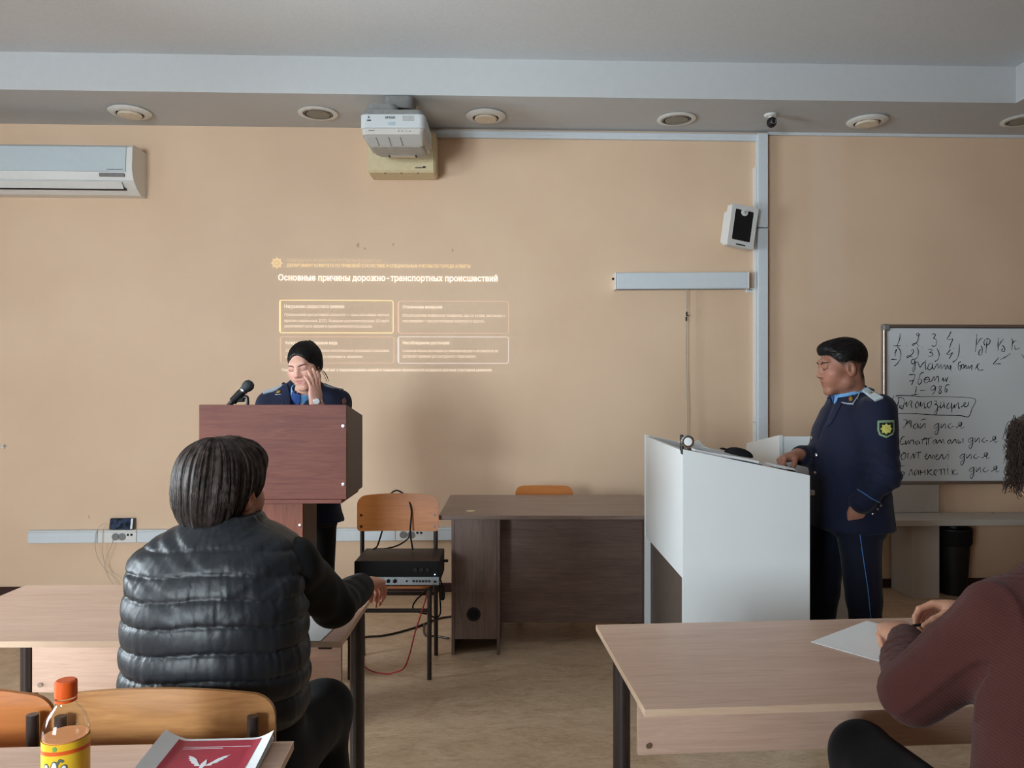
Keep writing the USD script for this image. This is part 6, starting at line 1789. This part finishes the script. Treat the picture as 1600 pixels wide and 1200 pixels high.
kl, al = V(.868, 1.905, .530), V(.90, 1.98, .10)
kr, ar = V(1.32, 1.86, .535), V(1.34, 1.94, .10)
hl, hr_ = V(.92, 1.30, .545), V(1.09, 1.28, .545)
for a, b, c_ in ((hl, kl, al), (hr_, kr, ar)):
    S.add(rc(hipc + V(0, 0, .06), a, .06, .05), .02); S.add(rc(a, b, .05, .04), .02); S.add(rc(b, c_, .04, .03), .02)
hand(S, wr_l, [.12, .98, .06], [.10, .25, -1], True, [(40, 60, 40), (46, 64, 40), (50, 66, 40), (54, 66, 40)], (.30, .45, (12, 20, 20)), 1.08, .02, el_l)
tr_, tips = hand(S, wr_r, [-.93, .36, .05], [-.25, -.35, -.9], False, [(30, 36, 22), (42, 46, 28), (50, 55, 30), (55, 60, 34)], (.32, .40, (8, 14, 16)), 1.02, .03, el_r)
m = nets(S, axis(.80, 1.48, .014, [(.94, 1.32, .0035)]), axis(1.18, 2.36, .016, [(1.90, 2.30, .0035)]), axis(.07, 1.42, .014, [(.745, .88, .003)]))
P.put("body", m, M["skin"], True, None, skin_tint(m, (204, 152, 126), [(wr_l + V(0, .12, 0), .05, (206, 134, 112), .3), (wr_r + V(-.12, .03, 0), .06, (208, 132, 116), .4)]))
# loose curls
H = Shape()
H.add(ell(T(0, -.02, .045), V(.100, .112, .10), HR), .02); H.add(ell(T(0, -.062, -.045), V(.092, .075, .10), HR), .03)
H.sub(ell(T(0, .125, -.03), V(.09, .08, .11), HR), .012)
H.disp(lambda Q: .030 * (meshkit.fbm(Q * 42, 3) - .5), .016)
hr = P.put("hair", nets(H, axis(1.09, 1.40, .005), axis(1.52, 1.86, .005), axis(1.12, 1.44, .005)), M["hair_brown"])
cr = []
for k in range(2200):
    a0, z0_ = RNG.uniform(0, 2 * math.pi), RNG.uniform(-.045, .09)
    st_ = HC + V(math.cos(a0) * .095, math.sin(a0) * .10 - .02, z0_ + .02)
    t_ = np.linspace(0, 1, 14); R_, w_ = RNG.uniform(.006, .016), RNG.uniform(5, 10); out = unit(V(math.cos(a0), math.sin(a0), -.4))
    sd = unit(np.cross(out, [0, 0, 1]))
    cr.append(st_ + out * (t_[:, None] * RNG.uniform(.004, .030)) + V(0, 0, -1) * (t_[:, None] * .018) + R_ * (np.sin(t_ * w_ + a0)[:, None] * sd + np.cos(t_ * w_ + a0)[:, None] * V(0, 0, 1)))
strands(P, "curls", cr, .0012, M["curl"], hr)
# sweater
nodes = {"g": ("texture_coordinate", {}), "mp": ("mapping", {"rotation": (0.3, 0.9, 0.2)}), "w": ("wave_texture", {"scale": 55.0, "distortion": 1.2, "detail": 1.0}), "n": ("noise_texture", {"scale": 300.0, "detail": 2.0}), "mx": ("mix_float", {"fac": .6}),
         "r": ("rgb_ramp", {"ramp": [(.25, lin((67, 36, 34))), (.75, lin((79, 44, 41)))]}), "b": ("bump", {"strength": .35, "distance": .003}), "p": ("principled_bsdf", {"roughness": .9, "specular_ior_level": .15, "sheen_weight": .08})}
M["sweater"] = usdkit.material(stage, "/World/Looks/burgundy_knit", nodes, [("g.object", "mp.vector"), ("mp.vector", "w.vector"), ("g.object", "n.vector"), ("w.fac", "mx.a"), ("n.fac", "mx.b"), ("mx.result", "r.fac"), ("mx.result", "b.height"), ("r.color", "p.base_color"), ("b.normal", "p.normal")], surface="p.BSDF")
L_ = np.linalg.norm(neck - hipc)
W = Shape()
W.add(loft([(-.02, 0, 0, .15, .20), (.12, .0, 0, .158, .222), (.28, 0, 0, .152, .212), (.42, -.01, 0, .142, .200), (.51, -.015, 0, .122, .192), (L_ - .10, -.018, 0, .102, .170), (L_ - .03, -.018, 0, .082, .105), (L_, -.012, .012, .074, .084), (L_ + .035, .0, .025, .070, .076)], RB, hipc), .03)
W.add(rc(sh_l, el_l, .080, .061), .035); W.add(rc(el_l, el_l + (wr_l - el_l) * .60, .058, .050), .02); W.add(rc(el_l + (wr_l - el_l) * .60, el_l + (wr_l - el_l) * .93, .052, .037), .012)
W.add(rc(sh_r, el_r, .088, .066), .05); W.add(rc(el_r, el_r + (wr_r - el_r) * .92, .066, .042), .03)
W.sub(rc(neck - up * .03, HC, .064, .062), .006)
def ribs(Q):
    p = (Q - hipc) @ RB
    zone = np.clip((p[:, 2] - .36) / .05, 0, 1) * np.clip((p[:, 0] + .205) / .03, 0, 1)   # the yoke
    r1 = -.0052 * np.sqrt(np.abs(np.sin((p[:, 0] * .55 + p[:, 2] * .95) * math.pi / .0195)))
    cuff = np.exp(-((np.linalg.norm(Q - (el_l + (wr_l - el_l) * .72), axis=1)) / .05) ** 2)
    seam = -.005 * np.exp(-((p[:, 0] + .205 + .03 * (p[:, 2] - .45)) / .006) ** 2) * (p[:, 2] > .32)
    w = .014 * (meshkit.noise(Q * V(10, 10, 14)) - .5)
    cr_ = .006 * np.sin((Q[:, 1] * 1.0 + Q[:, 2] * .6) * 150) * np.exp(-(np.linalg.norm(Q - (el_l + (wr_l - el_l) * .45), axis=1) / .05) ** 2)
    return r1 * zone + seam + w + cr_
W.disp(ribs, .014)
W.cut(lambda Q: -(((Q - hipc) @ RB)[:, 2] + .01), .008)
W.cut(lambda Q: -(Q[:, 2] - .752) - 1e3 * (Q[:, 1] < 1.70 + .0717 * (Q[:, 0] - .845)), .003)
P.put("sweater", nets(W, axis(.74, 1.54, .005), axis(1.06, 2.18, .0055), axis(.44, 1.20, .0048)), M["sweater"])
tr = Shape()
tr.add(rc(hl + V(0, -.02, 0), hr_ + V(0, -.02, 0), .10, .10, ([0, 0, 1], .85)), .03)
for a, b, c_ in ((hl, kl, al), (hr_, kr, ar)):
    tr.add(rc(a, b, .092, .075), .03); tr.add(rc(b, c_, .072, .055), .025)
tr.disp(lambda Q: .008 * (meshkit.noise(Q * V(11, 11, 13)) - .5), .006); tr.cut(lambda Q: .05 - Q[:, 2], .004)
tr.cut(lambda Q: -(Q[:, 2] - .457) - 1e3 * (Q[:, 1] > 1.50), .004)
P.put("trousers", nets(tr, axis(.72, 1.44, .008), axis(1.10, 2.08, .008), axis(.03, .68, .008)), M["black_cloth"])
for c_ in (al, ar):
    sh_ = Shape().add(rc(c_ + V(0, 0, -.05), c_ + V(-.02, .14, -.066), .044, .034), .02).add(rc(c_, c_ + V(0, 0, -.05), .042, .044), .03).cut(lambda Q: -Q[:, 2] + .001, .003)
    P.put("shoe", nets(sh_, axis(.80, 1.42, .009), axis(1.90, 2.20, .009), axis(-.02, .16, .009)), M["shoe"])
ply_chair("plywood chair under the person in the burgundy sweater", (1.02, 1.30, 0), 180, "ply")
p0 = (tips[0] + tips[4]) / 2
pd = unit(V(-.95, -.05, -.10))
t = thing("pen", "dark pen held between the fingers of the burgundy sweater's wearer", "pen", p0)
part(t, "barrel", tube([-pd * .055, pd * .05], .0042, 12), M["dark"], 40)
part(t, "tip", tube([pd * .0502, pd * .068], [.004, .0009], 12), M["gold"], 40)
